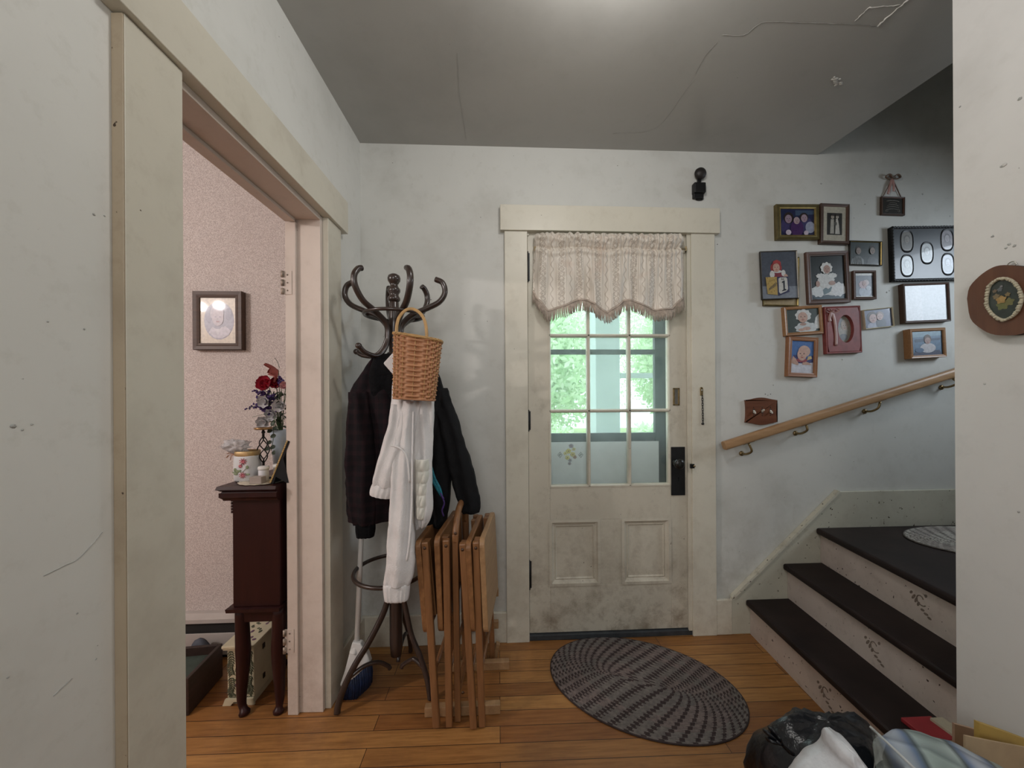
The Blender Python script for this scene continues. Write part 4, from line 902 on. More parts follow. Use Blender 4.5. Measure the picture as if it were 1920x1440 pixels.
# small nail holes, hooks and chips on the walls
def marks(wall, pts, at_, nrm, sc=1.0):
    b = MB(); n_ = np.asarray(nrm, float)
    for i, (px, py, r, dark) in enumerate(pts):
        c_ = at_(px, py); q = MB()
        rad = (r*sc*(.3 if n_[0] else .75), r*sc*(.35 if n_[1] else 1)*.9, r*sc*.7)
        b.ell(c_, rad, m_black if dark == 1 else (m_grey if dark == 2 else m_chip), 9, 7, .6, i, 4.0)
    return b.build('wall_mark', bpy.data.objects[wall])
m_chip = pm('bare_plaster_chip', (.74, .72, .68), .8, 0, .15, 60); m_grey = pm('grey_scuff', (.42, .42, .40), .8, 0, .3, 60)
marks('wall_back', [(805, 556, .0035, 1), (808, 562, .0028, 1), (1440, 741, .004, 2), (1435, 739, .003, 1), (1445, 739, .003, 1), (1622, 383, .004, 2), (1730, 364, .006, 2), (1663, 548, .005, 2), (1580, 674, .005, 3), (1668, 545, .004, 3), (1345, 458, .003, 1), (1549, 650, .004, 3), (1450, 722, .004, 2), (1540, 344, .006, 2)], lambda x, y: onY(x, y, D-.0005), (0, 1, 0))
def onLW(px, py, n=0.0005):
    r = ray(px, py); c_ = CORNER+WN*n; return OV+r*(((c_-OV)@WN)/(r@WN))
marks('wall_left', [(25, 799, .004, 2), (60, 796, .002, 2), (42, 806, .002, 2), (196, 405, .002, 2), (176, 402, .0025, 2), (90, 603, .002, 2), (158, 617, .002, 2), (145, 1150, .002, 2), (180, 1236, .002, 2), (15, 1270, .002, 2)], onLW, (1, 0, 0))
b = MB(); b.tube(catmull([onLW(82, 1080), onLW(118, 1062), onLW(150, 1045), onLW(192, 998)], 6), .0006, m_grey, 5); b.tube(catmull([onLW(100, 1305), onLW(135, 1272)], 6), .0007, m_grey, 5)
b.build('wall_scuff', bpy.data.objects['wall_left'])
b = MB(); b.tube(catmull([LW(.845, .002, 2.062), LW(.835, .006, 2.0615), LW(.80, .004, 2.062), LW(.775, .002, 2.062)], 5), [.0006, .001, .0014, .0018, .002, .0024, .0026, .0026, .0024, .002, .0018, .0014, .001, .0008, .0006, .0005], m_black, 6); b.build('paint_gap', bpy.data.objects['wall_left'])
marks('wall_right', [(1883, 309, .006, 3), (1878, 312, .004, 2), (1892, 458, .004, 2), (1886, 465, .0035, 2), (1902, 461, .004, 2), (1861, 443, .004, 2), (1800, 200, .003, 2), (1912, 185, .005, 2), (1846, 720, .003, 2), (1910, 960, .003, 2)], lambda x, y: onX(x, y, XR-.0003), (1, 0, 0))

# ------------------------------------------------------------------ things on the floor at the lower right
m_bag = pm('black_plastic_bag', (0.006, 0.007, 0.011), .28, 0, .3, 12, .8, 45)
def blob(name, c, r, mat, jit, seed, label=None, cat=None, parent=None, nn=56, mm=36, p=2.6, fq=2.2, top=1.0):
    b = MB(); c = np.asarray(c, float); vs = []
    for i in range(mm+1):
        a = math.pi*i/mm
        for k in range(nn):
            t = 2*math.pi*k/nn; d = np.array([math.sin(a)*math.cos(t), math.sin(a)*math.sin(t), -math.cos(a)])
            q = (abs(d[0])**p+abs(d[1])**p+abs(d[2])**p)**(-1/p)
            w = 1+jit*(mnoise.noise(Vector(d*fq)+Vector((seed, 0, 0)))+.5*abs(mnoise.noise(Vector(d*fq*3)+Vector((0, seed, 0))))+.25*mnoise.noise(Vector(d*fq*8)+Vector((0, 0, seed))))
            v = c+d*q*w*np.asarray(r); v[2] = max(v[2], .001); vs.append(v)
    b.add(vs, [(i*nn+k, i*nn+(k+1) % nn, (i+1)*nn+(k+1) % nn, (i+1)*nn+k) for i in range(mm) for k in range(nn)], mat, True)
    return b.build(name, parent, base=None if parent else (c[0], c[1], 0), label=label, cat=cat)
tb = onY(1583, 1353, .86)
th = thing('garbage_bag', (tb[0], .86, 0), 'full black plastic bag on the floor at the bottom edge, nearest the door rug', 'bag')
blob('sack', (tb[0]-.010, .895, tb[2]/2*.93), (.180, .105, tb[2]/2*.93), m_bag, .10, 3.0, parent=th)
q = onY(1462, 1392, .80); b = MB()
for k in range(5):
    a = k*1.3; b.tube(catmull([q+np.array([.03, .01, -.03]), q+np.array([.004, 0, -.004]), q+np.array([-.02+.012*math.cos(a), .006*math.sin(a), .018+.010*math.sin(a)])], 4), [.012, .010, .008, .006, .006, .007, .009, .010, .008], m_bag, 8, flat=.45)
b.build('knotted_end', th)
m_tissue = pm('white_translucent_plastic', (0.62, 0.63, 0.66), .35, 0, .18, 26, .9, 38)
tw = onY(1551, 1366, .66); b = MB()
rows = [(1470, 1462, 1640), (1452, 1472, 1634), (1430, 1488, 1620), (1415, 1508, 1609), (1402, 1530, 1599), (1390, 1541, 1589), (1378, 1542, 1580), (1368, 1545, 1573), (1363, 1552, 1566)]
loft_px(b, [(1700, 1462, 1640, .64, .05), (1560, 1455, 1655, .64, .06)]+[(y+24, l+20, r+14, .64, .055-.004*i) for i, (y, l, r) in enumerate(rows)], m_tissue, 48, 5, .003, 4, .6, .006, seed=11)
zmin = min(v[2] for v in b.v)
b.v = [(x, y, z if z > zmin+.06 else max(0.001, (z-zmin)/.06*(zmin+.06))) for x, y, z in b.v]
b.build('plastic_bag', base=(tw[0], .64, 0), label='crumpled white plastic bag peaking in front of the black bag', cat='bag')
def plaid():
    m, nt, b = newmat('plaid_flannel'); v = coords(nt, (1, 1, 1), (0.2, 0.3, 0.5)); cols = []
    for d_, sc in (('X', 2.6), ('Y', 2.2)):
        w = nt.nodes.new('ShaderNodeTexWave'); w.bands_direction = d_; w.inputs['Scale'].default_value = sc; w.inputs['Distortion'].default_value = .4; lk(nt, v, w.inputs['Vector']); cols.append(w.outputs['Fac'])
    c1 = ramp(nt, cols[0], [(0, (.33, .40, .38)), (.35, (.44, .52, .50)), (.55, (.10, .13, .14)), (.75, (.18, .25, .40)), (1, (.50, .54, .62))])
    c2 = ramp(nt, cols[1], [(0, (.55, .60, .58)), (.4, (.80, .84, .85)), (.6, (.36, .40, .42)), (1, (.9, .92, .95))])
    lk(nt, mixc(nt, .8, c1, c2, 'MULTIPLY'), b.inputs['Base Color']); b.inputs['Roughness'].default_value = .8
    b.inputs['Coat Weight'].default_value = .35; b.inputs['Coat Roughness'].default_value = .15
    bump(nt, b, tex_noise(nt, v, 40, 4), .3, .004); return m
th = thing('blanket_bag', (.93, .72, 0), 'folded grey green plaid blanket in clear plastic bag at the bottom right corner', 'blanket')
m_pl = plaid(); b = MB()
loft_px(b, [(1780, 1690, 1990, .70, .065), (1600, 1680, 1990, .70, .07), (1520, 1676, 1980, .70, .07), (1478, 1672, 1925, .70, .068), (1450, 1668, 1880, .70, .065), (1428, 1664, 1838, .70, .06), (1408, 1660, 1782, .70, .045), (1394, 1664, 1735, .70, .022)], m_pl, 56, 5, .004, 3, 2.0, .004, seed=4)
zmin = min(v[2] for v in b.v)
b.v = [(x, y, z if z > zmin+.1 else max(0.001, (z-zmin)/.1*(zmin+.1))) for x, y, z in b.v]
b.build('folded_blanket', th)
m_clear = glass_mat('clear_plastic', (.90, .92, .92), .16)
b = MB(); P = lambda px, py, Y: onY(px, py, Y)
b.grid(lambda u, v: (1-v)*((1-u)*P(1631, 1362, .66)+u*P(1716, 1440, .60))+v*((1-u)*P(1640, 1460, .60)+u*P(1690, 1490, .58))+np.array([0, -.004*math.sin(9*u+4*v), .003*math.sin(7*v+5*u)]), 16, 12, m_clear)
b.tube([P(1631, 1362, .66), P(1672, 1400, .63), P(1716, 1442, .598)], .0022, pm('plastic_seam', (.50, .52, .52), .3, 0, .1, 30), 6); b.build('clear_bag', th)
m_card = pm('cardboard', (0.33, 0.235, 0.15), .75, 0, .12, 9); m_yel = pm('yellow_card', (0.50, 0.33, 0.085), .6, 0, .12, 14); m_pinkc = pm('salmon_card', (0.50, 0.33, 0.235), .65, 0, .1, 10)
bx = thing('cardboard_box', (1.16, .84, 0), 'open cardboard box of papers standing against the near right wall', 'box')
x0, x1, ya, yb, zt_ = 1.04, 1.306, .70, 1.02, .24
for nm, lo, hi in (('side', (x0, ya, 0), (x0+.005, yb, zt_)), ('side', (x1-.005, ya, 0), (x1, yb, zt_)), ('side', (x0+.005, ya, 0), (x1-.005, ya+.005, zt_)), ('side', (x0+.005, yb-.005, 0), (x1-.005, yb, zt_)), ('bottom', (x0+.005, ya+.005, 0), (x1-.005, yb-.005, .005))):
    MB().box(lo, hi, m_card).build(nm, bx)
def sheet(name, pts, thick, mat, label, cat, floor=.006):
    """a stiff card standing in the box: its top edge follows pts (px, py, Y)"""
    T = [onY(*p) for p in pts]; b = MB(); vs = []
    for p in T: vs += [p, np.array([p[0], p[1], floor])]
    n = len(T); d = nrm3(np.cross(T[-1]-T[0], (0, 0, 1.)))*thick
    vs2 = [v+d for v in vs]; fs = []
    for i in range(n-1):
        a = 2*i; fs += [(a, a+1, a+3, a+2), (2*n+a+2, 2*n+a+3, 2*n+a+1, 2*n+a), (a, a+2, 2*n+a+2, 2*n+a), (a+1, 2*n+a+1, 2*n+a+3, a+3)]
    fs += [(0, 2*n, 2*n+1, 1), (2*n-2, 2*n-1, 4*n-1, 4*n-2)]
    b.add(vs+vs2, fs, mat); c_ = sum(T)/n
    return b.build(name, base=(c_[0], c_[1], floor), label=label, cat=cat)
sheet('folder', [(1785, 1354, .945), (1830, 1366, .945), (1856, 1372, .945)], .006, m_pinkc, 'salmon coloured folder standing in the cardboard box behind the yellow one', 'folder')
sheet('folder', [(1826, 1349, .85), (1880, 1368, .85), (1930, 1387, .85)], .010, m_yel, 'yellow folder standing in the cardboard box by the near right wall', 'folder')
sheet('folder', [(1806, 1377, .80), (1860, 1388, .80), (1930, 1401, .80)], .004, pm('tan_card', (.46, .33, .20), .7, 0, .1, 12), 'tan folder with pale edge standing in front of the yellow folder', 'folder')
b = MB(); z = RH+.002; p = onZ(1738, 1366, z)
for k, (px, py, mt, h) in enumerate(((1722, 1360, pm('red_booklet', (.35, .03, .04), .5, 0, .1, 20), .012),)):
    p = onZ(1740, 1362, RH+.012); b.box((p[0]-.05, p[1]-.05, RH+.001), (p[0]+.05, p[1]+.035, RH+.014), mt)
b.build('booklet', base=(p[0], p[1], RH), bevel=.002, label='red booklet lying on the lowest dark stair tread', cat='booklet')
b = MB(); p = onZ(1770, 1356, RH+.02); b.box((p[0]-.022, p[1]-.06, RH+.001), (p[0]+.020, p[1]+.02, RH+.022), pm('cream_paper', (.55, .50, .38), .7, 0, .15, 20))
b.build('paper_stack', base=(p[0], p[1], RH), bevel=.001, label='cream paper bundle on the lowest stair tread next to the red booklet', cat='paper')
# ------------------------------------------------------------------ parlor things beyond the doorway
m_cherry = wood('dark_cherry', (0.018, 0.004, 0.004), (0.036, 0.009, 0.008), .38, 'Z', 1.0, spec=.3)
ax0, ax1, ay0, ay1 = -0.998, -0.822, 1.515, 1.815
ar = thing('jewelry_armoire', ((ax0+ax1)/2, (ay0+ay1)/2, 0), 'tall dark cherry cabinet on curved legs just inside the parlor doorway', 'cabinet')
ZTOP = .888; zb0 = onY(432, 1139, ay0)[2]
MB().box((ax0, ay0, zb0), (ax1, ay1, .836), m_cherry).build('body', ar, bevel=.003)
b = MB()
def slab(z0, z1, o0, o1):
    q = lambda o, z: [(ax0-o, ay0-o, z), (ax1+min(o, .004), ay0-o, z), (ax1+min(o, .004), ay1+o, z), (ax0-o, ay1+o, z)]
    b.hexa(q(o0, z0)+q(o1, z1), m_cherry)
for z0, z1, o0, o1 in ((.832, .838, .020, .022), (.838, .846, .022, .030), (.846, .862, .030, .030), (.862, .868, .026, .022), (.868, .876, .026, .036), (.876, ZTOP, .038, .034)): slab(z0, z1, o0, o1)
b.build('crown_top', ar)
b = MB(); slab(zb0-.014, zb0, .016, .018); slab(zb0-.060, zb0-.014, -.004, -.004); b.build('apron', ar)
m_carve = m_cherry
b = MB()
for k in range(5): b.cyl((ax0-.002, ay0+.004, .832-.011*k), (ax0-.002, ay0+.004, .824-.011*k), .0055, m_cherry, 10)
b.build('carved_trim', ar)
for sx_, X in ((-1, ax0+.020), (1, ax1-.016)):
    for sy, Y in ((-1, ay0+.020), (1, ay1-.020)):
        b = MB(); zt_ = zb0-.014
        o = [(0, 0), (-.004, .10), (-.007, .18), (-.002, .26), (.004, .33), (.001, .365), (-.010, .385), (-.014, .398)]
        pts = [(X+(-sx_)*dx*(1 if sx_ < 0 else .0)*-1, Y+sy*(-dx)*.6, zt_*(1-h/.398)+.001) for dx, h in o]
        b.tube(catmull(pts, 4), np.interp(np.linspace(0, 1, 29), [0, .25, .5, .8, .9, 1], [.023, .026, .019, .0125, .020, .018]), m_cherry, 12, up=(1, 0, 0)); b.build('leg', ar)
# things on the cabinet top
zt = ZTOP
P0 = lambda px, py: onZ(px, py, zt)
c = P0(470, 907); c[1] += .03
doily_c = np.array([-.915, 1.585, zt])
m_lace = pm('cream_lace', (.62, .56, .45), .85, 0, .15, 90, .8, 240)
b = MB(); n = 72
def dl_(u, v):
    t = 2*math.pi*u; r = v*(1+.045*abs(math.sin(8*t))*(v > .8)); x, y = .085*r*math.cos(t), .095*r*math.sin(t); z = .0025
    Y = doily_c[1]+y; 
    if Y < ay0-.037: z -= (ay0-.037-Y)*1.0; Y = ay0-.0395
    return (doily_c[0]+x, Y, zt+z+.0008*math.sin(40*v))
b.grid(dl_, 96, 10, m_lace, closed=True); b.build('doily', base=doily_c, solid=.0012, label='cream crocheted doily under the trinkets on the cherry cabinet', cat='doily')
Zd = zt+.0035
c = onZ(458, 905, zt); c = np.array([c[0]-.014, max(c[1]+.045, ay0+.012), zt+.0005])
jar = thing('painted_jar', c, 'frosted square jar with red painted flowers and gold rim on the cabinet', 'jar')
m_frost = pm('frosted_glass', (.62, .64, .66), .45, 0, .06, 10); m_goldrim = pm('gold_band', (.50, .36, .18), .35, .6, .15, 30)
hw_, hj = .042, .122
def rsq(s, z, rr=.6): return [(c[0]+s*math.copysign(abs(math.cos(t))**rr, math.cos(t)), c[1]+s*math.copysign(abs(math.sin(t))**rr, math.sin(t)), z) for t in np.linspace(0, 2*math.pi, 32, endpoint=False)]
def stack(b, rings, mat):
    n = len(rings[0]); o = [p for r in rings for p in r]; b.add(o, [(i*n+k, i*n+(k+1) % n, (i+1)*n+(k+1) % n, (i+1)*n+k) for i in range(len(rings)-1) for k in range(n)]+[tuple(range(n-1, -1, -1))], mat, True)
b = MB(); stack(b, [rsq(.036, zt+.001), rsq(.041, zt+.008), rsq(.0425, zt+.05), rsq(.041, zt+.098), rsq(.037, zt+.106), rsq(.035, zt+.106), rsq(.035, zt+.02)], m_frost); b.build('body', jar)
b = MB(); stack(b, [rsq(.0395, zt+.100, .7), rsq(.0405, zt+.104, .7), rsq(.0405, zt+.118, .7), rsq(.039, zt+.121, .7), rsq(.037, zt+.118, .7)], m_goldrim); b.build('rim', jar)
b = MB(); q = np.array([c[0]-.040, c[1]-.020, zt+.108])
for dx, dz in ((-.022, .004), (-.026, -.012), (-.012, -.020)): b.tube(catmull([q, q+np.array([dx*.6, -.006, dz*.5+.004]), q+np.array([dx, -.004, dz])], 4), .0055, pm('tan_ribbon', (.48, .30, .22), .5, 0, .15, 40), 8, flat=.3)
b.build('ribbon', jar)
yf = c[1]-.0430; b = MB()
def jf(u, v): return np.array([c[0]+u, yf, zt+v])
m_pet, m_lf2, m_sf = flat((.52, .13, .17)), flat((.22, .28, .16)), flat((.52, .33, .22))
for u, v, r in ((.008, .082, .015), (.006, .028, .014), (-.002, .064, .008)):
    for k in range(9):
        t = 2*math.pi*k/9; b.tube([jf(u, v), jf(u+r*math.cos(t), v+r*math.sin(t)*.9)], [.0022, .0012], m_pet, 5)
    b.ell(jf(u, v), (.0035, .001, .0035), m_sf, 8, 6)
for u, v, a in ((-.022, .050, 2.2), (-.014, .044, .8), (-.026, .040, 3.0), (-.006, .046, .4), (.024, .060, .9), (-.020, .034, 3.6), (.026, .032, .3)): b.ell(jf(u, v), (.0065*abs(math.cos(a))+.002, .0008, .0065*abs(math.sin(a))+.002), m_lf2, 8, 6)
b.tube(catmull([jf(-.028, .038), jf(-.010, .044), jf(.004, .040), jf(.022, .058)], 4), .0009, m_lf2, 5); b.build('painted_flowers', jar)
# crumpled clear plastic on the jar
m_wrap = pm('crinkled_cellophane', (.66, .66, .68), .12, 0, .2, 40, .9, 70); m_wrap.node_tree.nodes['Principled BSDF'].inputs['Alpha'].default_value = .5
q = onY(442, 834, c[1]); blob('wrap', (q[0], c[1], zt+.138), (.040, .030, .022), m_wrap, .6, 7.0, parent=jar, nn=40, mm=20, fq=3.5)
# spiral candle holder
cb = np.array([onY(494, 860, 1.605)[0], 1.605, Zd]); ch = thing('candle_holder', cb, 'black twisted wire candle holder with a shallow gold dish on top', 'candle holder')
hp = onY(494, 803, 1.605)[2]
b = MB(); b.lathe([(.001, 0), (.030, .001), (.034, .009), (.0315, .009), (.028, .004), (.001, .003)], (cb[0], cb[1], hp-.006), pm('gold_dish', (.36, .22, .10), .35, .7, .2, 30), 28); b.build('dish', ch)
z0_, z1_ = onY(494, 868, 1.605)[2], onY(494, 818, 1.605)[2]; b = MB()
for k in range(4):
    b.tube([(cb[0]+.021*math.sin(math.pi*s)**.8*math.cos(k*math.pi/2+s*4.2), cb[1]+.021*math.sin(math.pi*s)**.8*math.sin(k*math.pi/2+s*4.2), z0_+(z1_-z0_)*s) for s in np.linspace(0, 1, 30)], .0022, m_black, 6)
b.cyl((cb[0], cb[1], z1_-.004), (cb[0], cb[1], hp-.004), .0045, m_black, 10); b.cyl((cb[0], cb[1], Zd+.004), (cb[0], cb[1], z0_+.004), .0045, m_black, 10)
b.ell((cb[0], cb[1], (z1_+hp)/2), .007, m_black, 10, 8); b.build('twisted_stem', ch)
b = MB(); b.lathe([(.030, 0), (.028, .004), (.008, .008), (.005, .012)], cb, m_black, 20); b.build('foot', ch)
# two little candle jars
m_jarw = pm('white_candle_glass', (.66, .67, .72), .15, 0, .06, 20, coat=.5)
for (px, py, r, lab) in ((498, 893, .0185, 'small white lidded candle jar in front of the wire candle holder'), (511, 886, .0165, 'white lidded candle jar half hidden behind the leaning gold frame')):
    p = onY(px, py, 1.575); p = np.array([p[0], 1.562 if r > .018 else 1.612, Zd]); t = thing('candle_jar', p, lab, 'candle', 'small white candle jars')
    b = MB(); b.lathe([(r*.95, 0), (r, .004), (r, .042), (r*.9, .045)], p, m_jarw, 20); b.build('glass', t)
    b = MB(); b.lathe([(r*1.06, 0), (r*1.08, .002), (r*1.08, .010), (r*.9, .013)], p+np.array([0, 0, .0452]), m_white, 20); b.build('lid', t)
# small grey box
p = onY(487, 897, 1.53); b = MB(); b.box((p[0]-.024, 1.505, Zd), (p[0]+.020, 1.538, Zd+.026), pm('taupe_card', (.36, .31, .28), .6, 0, .1, 20)); b.build('trinket_box', base=(p[0], 1.52, Zd), bevel=.0015, label='little taupe box on the doily at the front of the cabinet', cat='box')
# leaning photograph frame seen from its side
pf = thing('tabletop_frame', onY(520, 870, 1.545), 'dark backed picture frame with gold edge leaning on the cabinet top', 'picture frame')
f0, f1 = onY(507, 903, 1.512), onY(539, 826, 1.512); f0[2] = Zd+.001; d_ = nrm3(f1-f0); nrm_ = nrm3(np.cross(np.array([0, 1., 0]), d_)); nrm_ = nrm_ if nrm_[0] > 0 else -nrm_
b = MB(); b.prism([f0+nrm_*.002, f1+nrm_*.002, f1+nrm_*.010, f0+nrm_*.010], (0, .085, 0), pm('black_velvet', (.008, .008, .009), .9, 0, .2, 30))
b.prism([f0+d_*.030+nrm_*.010, f0+d_*.105+nrm_*.010, (f0[0]+.068, f0[1], Zd+.001), (f0[0]+.060, f0[1], Zd+.001)], (0, .003, 0), MATS['black_velvet']); b.build('back', pf)
b = MB(); b.prism([f0-nrm_*.004, f1-nrm_*.004, f1+nrm_*.002, f0+nrm_*.002], (0, .085, 0), m_gold)
for k in range(20): b.ell(f0+(f1-f0)*((k+.5)/20)+np.array([0, -.0005, 0]), .0030, m_goldrim, 8, 6)
b.build('gold_edge', pf)
# vase of artificial flowers
vc = np.array([onY(523, 850, 1.70)[0], 1.72, zt+.0035]); vz = thing('flower_vase', vc, 'pale blue vase of artificial red, purple and white flowers on the cabinet', 'flowers')
m_vase = pm('pale_blue_glass', (.36, .43, .50), .2, 0, .15, 14, coat=.4); b = MB()
hv = onY(530, 806, 1.70)[2]-vc[2]; b.lathe([(.026, 0), (.030, .005), (.034, hv*.4), (.040, hv*.8), (.046, hv), (.044, hv), (.036, hv*.75), (.028, .01)], vc, m_vase, 28); b.build('vase', vz)
FY = 1.69
def fp(px, py, dy=0): return onY(px, py, FY+dy)
m_stem = pm('flower_stem', (.07, .12, .05), .6, 0, .3, 40); m_leafd = pm('silk_leaf', (.060, .085, .060), .55, 0, .35, 30); m_red = pm('red_silk', (.42, .02, .05), .6, 0, .3, 40); m_dred = pm('dull_red_silk', (.30, .06, .05), .6, 0, .25, 30)
m_pur = pm('purple_silk', (.065, .035, .15), .7, 0, .4, 60); m_wf = pm('white_silk', (.60, .60, .62), .7, 0, .12, 40); m_pk = pm('pink_silk', (.58, .32, .33), .6, 0, .15, 30)
root = vc+np.array([0, 0, hv*.8])
def stem_to(b, p, r=.0016): m_ = (root+p)/2+np.array([0, 0, .03]); b.tube(catmull([root, m_, p], 6), r, m_stem, 5)
def petal(b, c, d, up, L, w, mat, cup=.25):
    d = nrm3(d); s = nrm3(np.cross(d, up)); n_ = np.cross(s, d)
    b.grid(lambda u, v: c+d*L*v+s*w*(2*u-1)*math.sin(math.pi*min(.98, .12+v*.86))**.7+n_*(cup*L*(v*v)+.35*w*(2*u-1)**2), 6, 7, mat)
rr = random.Random(3)
def bloom(name, p, n, L, w, mat, tilt, facing=(0, -1, .2), layers=2):
    b = MB(); stem_to(b, p); f = nrm3(facing); a = nrm3(np.cross(f, (.2, .1, 1))); c_ = np.cross(f, a)
    for l in range(layers):
        for k in range(n):
            t = 2*math.pi*(k+.5*l)/n; d = (a*math.cos(t)+c_*math.sin(t))*math.cos(tilt+.4*l)+f*math.sin(tilt+.4*l); petal(b, p, d, f, L*(1-.25*l), w*(1-.2*l), mat)
    b.build(name, vz)
bloom('rose', fp(503, 722, -.02), 7, .044, .027, m_red, .45, (-.2, -1, .3), 3)
bloom('rose', fp(518, 722, 0), 6, .036, .022, m_red, .6, (.3, -1, .4), 2)
bloom('lily', fp(522, 694, 0), 6, .058, .020, m_dred, .35, (-.6, -.4, -.3), 1)
bloom('pink_rose', fp(536, 724, -.03), 6, .024, .014, m_pk, .5, (0, -1, .2), 2)
for px, py in ((498, 752), (512, 775), (496, 790), (525, 760)): bloom('white_flower', fp(px, py, rr.uniform(-.03, .01)), 7, .032, .015, m_wf, .3, (rr.uniform(-.5, .2), -1, rr.uniform(-.4, .3)), 2)
for (xa, ya, xb, yb) in ((512, 748, 460, 768), (505, 770, 475, 757), (500, 742, 475, 732), (512, 740, 504, 752), (516, 752, 518, 772), (490, 765, 482, 742), (528, 712, 524, 722)):
    b = MB(); p, q = fp(xa, ya, -.01), fp(xb, yb, -.03); stem_to(b, p, .0012); b.tube([p, q], .0012, m_stem, 5); n = 26
    for k in range(n):
        s = k/n; c_ = p+(q-p)*s; rd = .014*(1-s*.75); b.ell(c_+np.array([rr.uniform(-1, 1), rr.uniform(-1, 1), rr.uniform(-1, 1)])*rd, (0.0068*(1-.5*s), .0064*(1-.5*s), .0068*(1-.5*s)), m_pur, 6, 5)
    b.build('lavender_spray', vz)
b = MB()
for k in range(70):
    p = fp(rr.uniform(500, 545), rr.uniform(735, 800), rr.uniform(-.03, .05)); petal(b, p, (rr.uniform(-1, 1), rr.uniform(-1, .3), rr.uniform(-1, .7)), (0, 0, 1.01), rr.uniform(.018, .034), rr.uniform(.006, .010), m_leafd)
for k in range(12): stem_to(b, fp(rr.uniform(505, 540), rr.uniform(730, 790), rr.uniform(-.02, .03)), .0013)
b.tube(catmull([fp(516, 780, -.04), fp(513, 800, -.06), fp(512, 826, -.065), fp(508, 845, -.065)], 6), .0014, m_stem, 5)
for px, py in ((510, 805), (517, 815), (508, 826), (515, 835), (506, 838), (512, 846), (520, 800), (510, 792)): petal(b, fp(px, py, -.066), (rr.uniform(-1, 1), -.3, -.7), (0, -1, .1), .020, .009, m_leafd)
b.tube(catmull([fp(524, 690, 0), fp(520, 678, 0), fp(515, 671, -.01)], 5), .0012, m_leafd, 5); b.tube(catmull([fp(505, 775, -.03), fp(490, 778, -.03), fp(473, 782, -.03)], 5), .0009, m_stem, 5)
b.build('foliage', vz)

# portrait on the parlor wall
picture('brown framed oval portrait of a person in white, on the pink wall', [(360, 545), (453, 545.5), (453, 655), (360, 656)], .032, .031, [m_dkw, m_dkw], None, [], group=None)
th = bpy.data.objects['picture_frame.%03d' % max(int(o.name.split('.')[1]) for o in bpy.data.objects if o.name.startswith('picture_frame.'))]
L = Loc([(360, 545), (453, 545.5), (453, 655), (360, 656)], .032); fi, fj, dp = L.w/2-.031, L.h/2-.031, .026
b = MB(); draw(b, L, fi, fj, dp-.002, (.60, .52, .42), [('e', .53, .50, .42, .42, (.33, .31, .38)), ('e', .53, .50, .40, .40, (.30, .29, .37)), ('e', .25, .62, .10, .18, (.24, .23, .31)), ('e', .80, .64, .10, .14, (.24, .23, .31)), ('p', [(.24, .24), (.34, .36), (.50, .30), (.70, .38), (.86, .28), (.80, .18), (.62, .11), (.42, .11)], (.48, .45, .52)), ('p', [(.36, .36), (.50, .18), (.64, .38), (.56, .32), (.44, .31)], (.55, .53, .58)), ('e', .48, .66, .19, .18, (.40, .36, .42))]+face(.50, .56, .155, (.43, .37, .42), 1.05, (.27, .23, .30))); b.build('photo', th)

# baseboard heater
m_heat = pm('grey_heater_enamel', (.52, .48, .45), .4, .1, .08, 8); hz = onY(380, 1157, D-.06)[2]; hx0, hx1 = -3.2, -.84; yh = D-.062
bh = thing('baseboard_heater', (-1.9, yh, 0), 'long grey metal baseboard heater along the foot of the pink wall', 'heater')
b = MB(); b.prism([(hx0, D-.001, hz), (hx0, D-.030, hz+.002), (hx0, yh, hz-.012), (hx0, yh, hz-.030), (hx0, yh+.004, hz-.030), (hx0, yh+.004, hz-.014), (hx0, D-.001, hz-.006)], (hx1-hx0, 0, 0), m_heat); b.build('top_cover', bh)
b = MB(); z_ = onY(380, 1188, D-.06)[2]; b.box((hx0, yh, .02), (hx1, yh+.006, z_), m_heat); b.build('front_panel', bh, bevel=.002)
MB().box((hx0, yh+.015, .0), (hx1, D-.001, hz-.008), pm('heater_slot_shade', (.015, .014, .013), .8)).build('slot_shade', bh)  # solid block, coloured near black for the shade inside the slot
# dark wooden tray crate
q0, q1 = onZ(354, 1343), onZ(405, 1283); dr_ = nrm3(q1-q0); lf = np.array([-dr_[1], dr_[0], 0]); lf = lf if lf[0] < 0 else -lf
ct = thing('wooden_crate', (q0+q1)/2+lf*.15, 'dark wooden crate with green lining at the left edge of the doorway', 'crate'); hc = .145
m_crate = wood('old_dark_crate', (.018, .010, .008), (.045, .024, .018), .5, 'Y', 1.5); q1 = q0+dr_*.30*.72
def wallbox(a, c_, th_, inw):
    b = MB(); p = [a, c_, c_+inw*th_, a+inw*th_]; b.hexa([(x[0], x[1], .002) for x in p]+[(x[0], x[1], hc) for x in p], m_crate); return b
wallbox(q0, q1, .014, lf).build('side', ct, bevel=.002); wallbox(q0+lf*.286, q1+lf*.286, .014, lf).build('side', ct, bevel=.002)
wallbox(q0+lf*.0145, q0+lf*.2855, .014, dr_).build('side', ct, bevel=.002); wallbox(q1+lf*.0145-dr_*.014, q1+lf*.2855-dr_*.014, .014, dr_).build('side', ct, bevel=.002)
b = MB(); p = [q0+lf*.016+dr_*.016, q1+lf*.016-dr_*.016, q1+lf*.284-dr_*.016, q0+lf*.284+dr_*.016]; b.hexa([(x[0], x[1], .01) for x in p]+[(x[0], x[1], hc-.035) for x in p], pm('green_felt', (.045, .062, .05), .9, 0, .2, 30)); b.build('lining', ct)
q = onY(376, 1216, 1.80); b = MB()
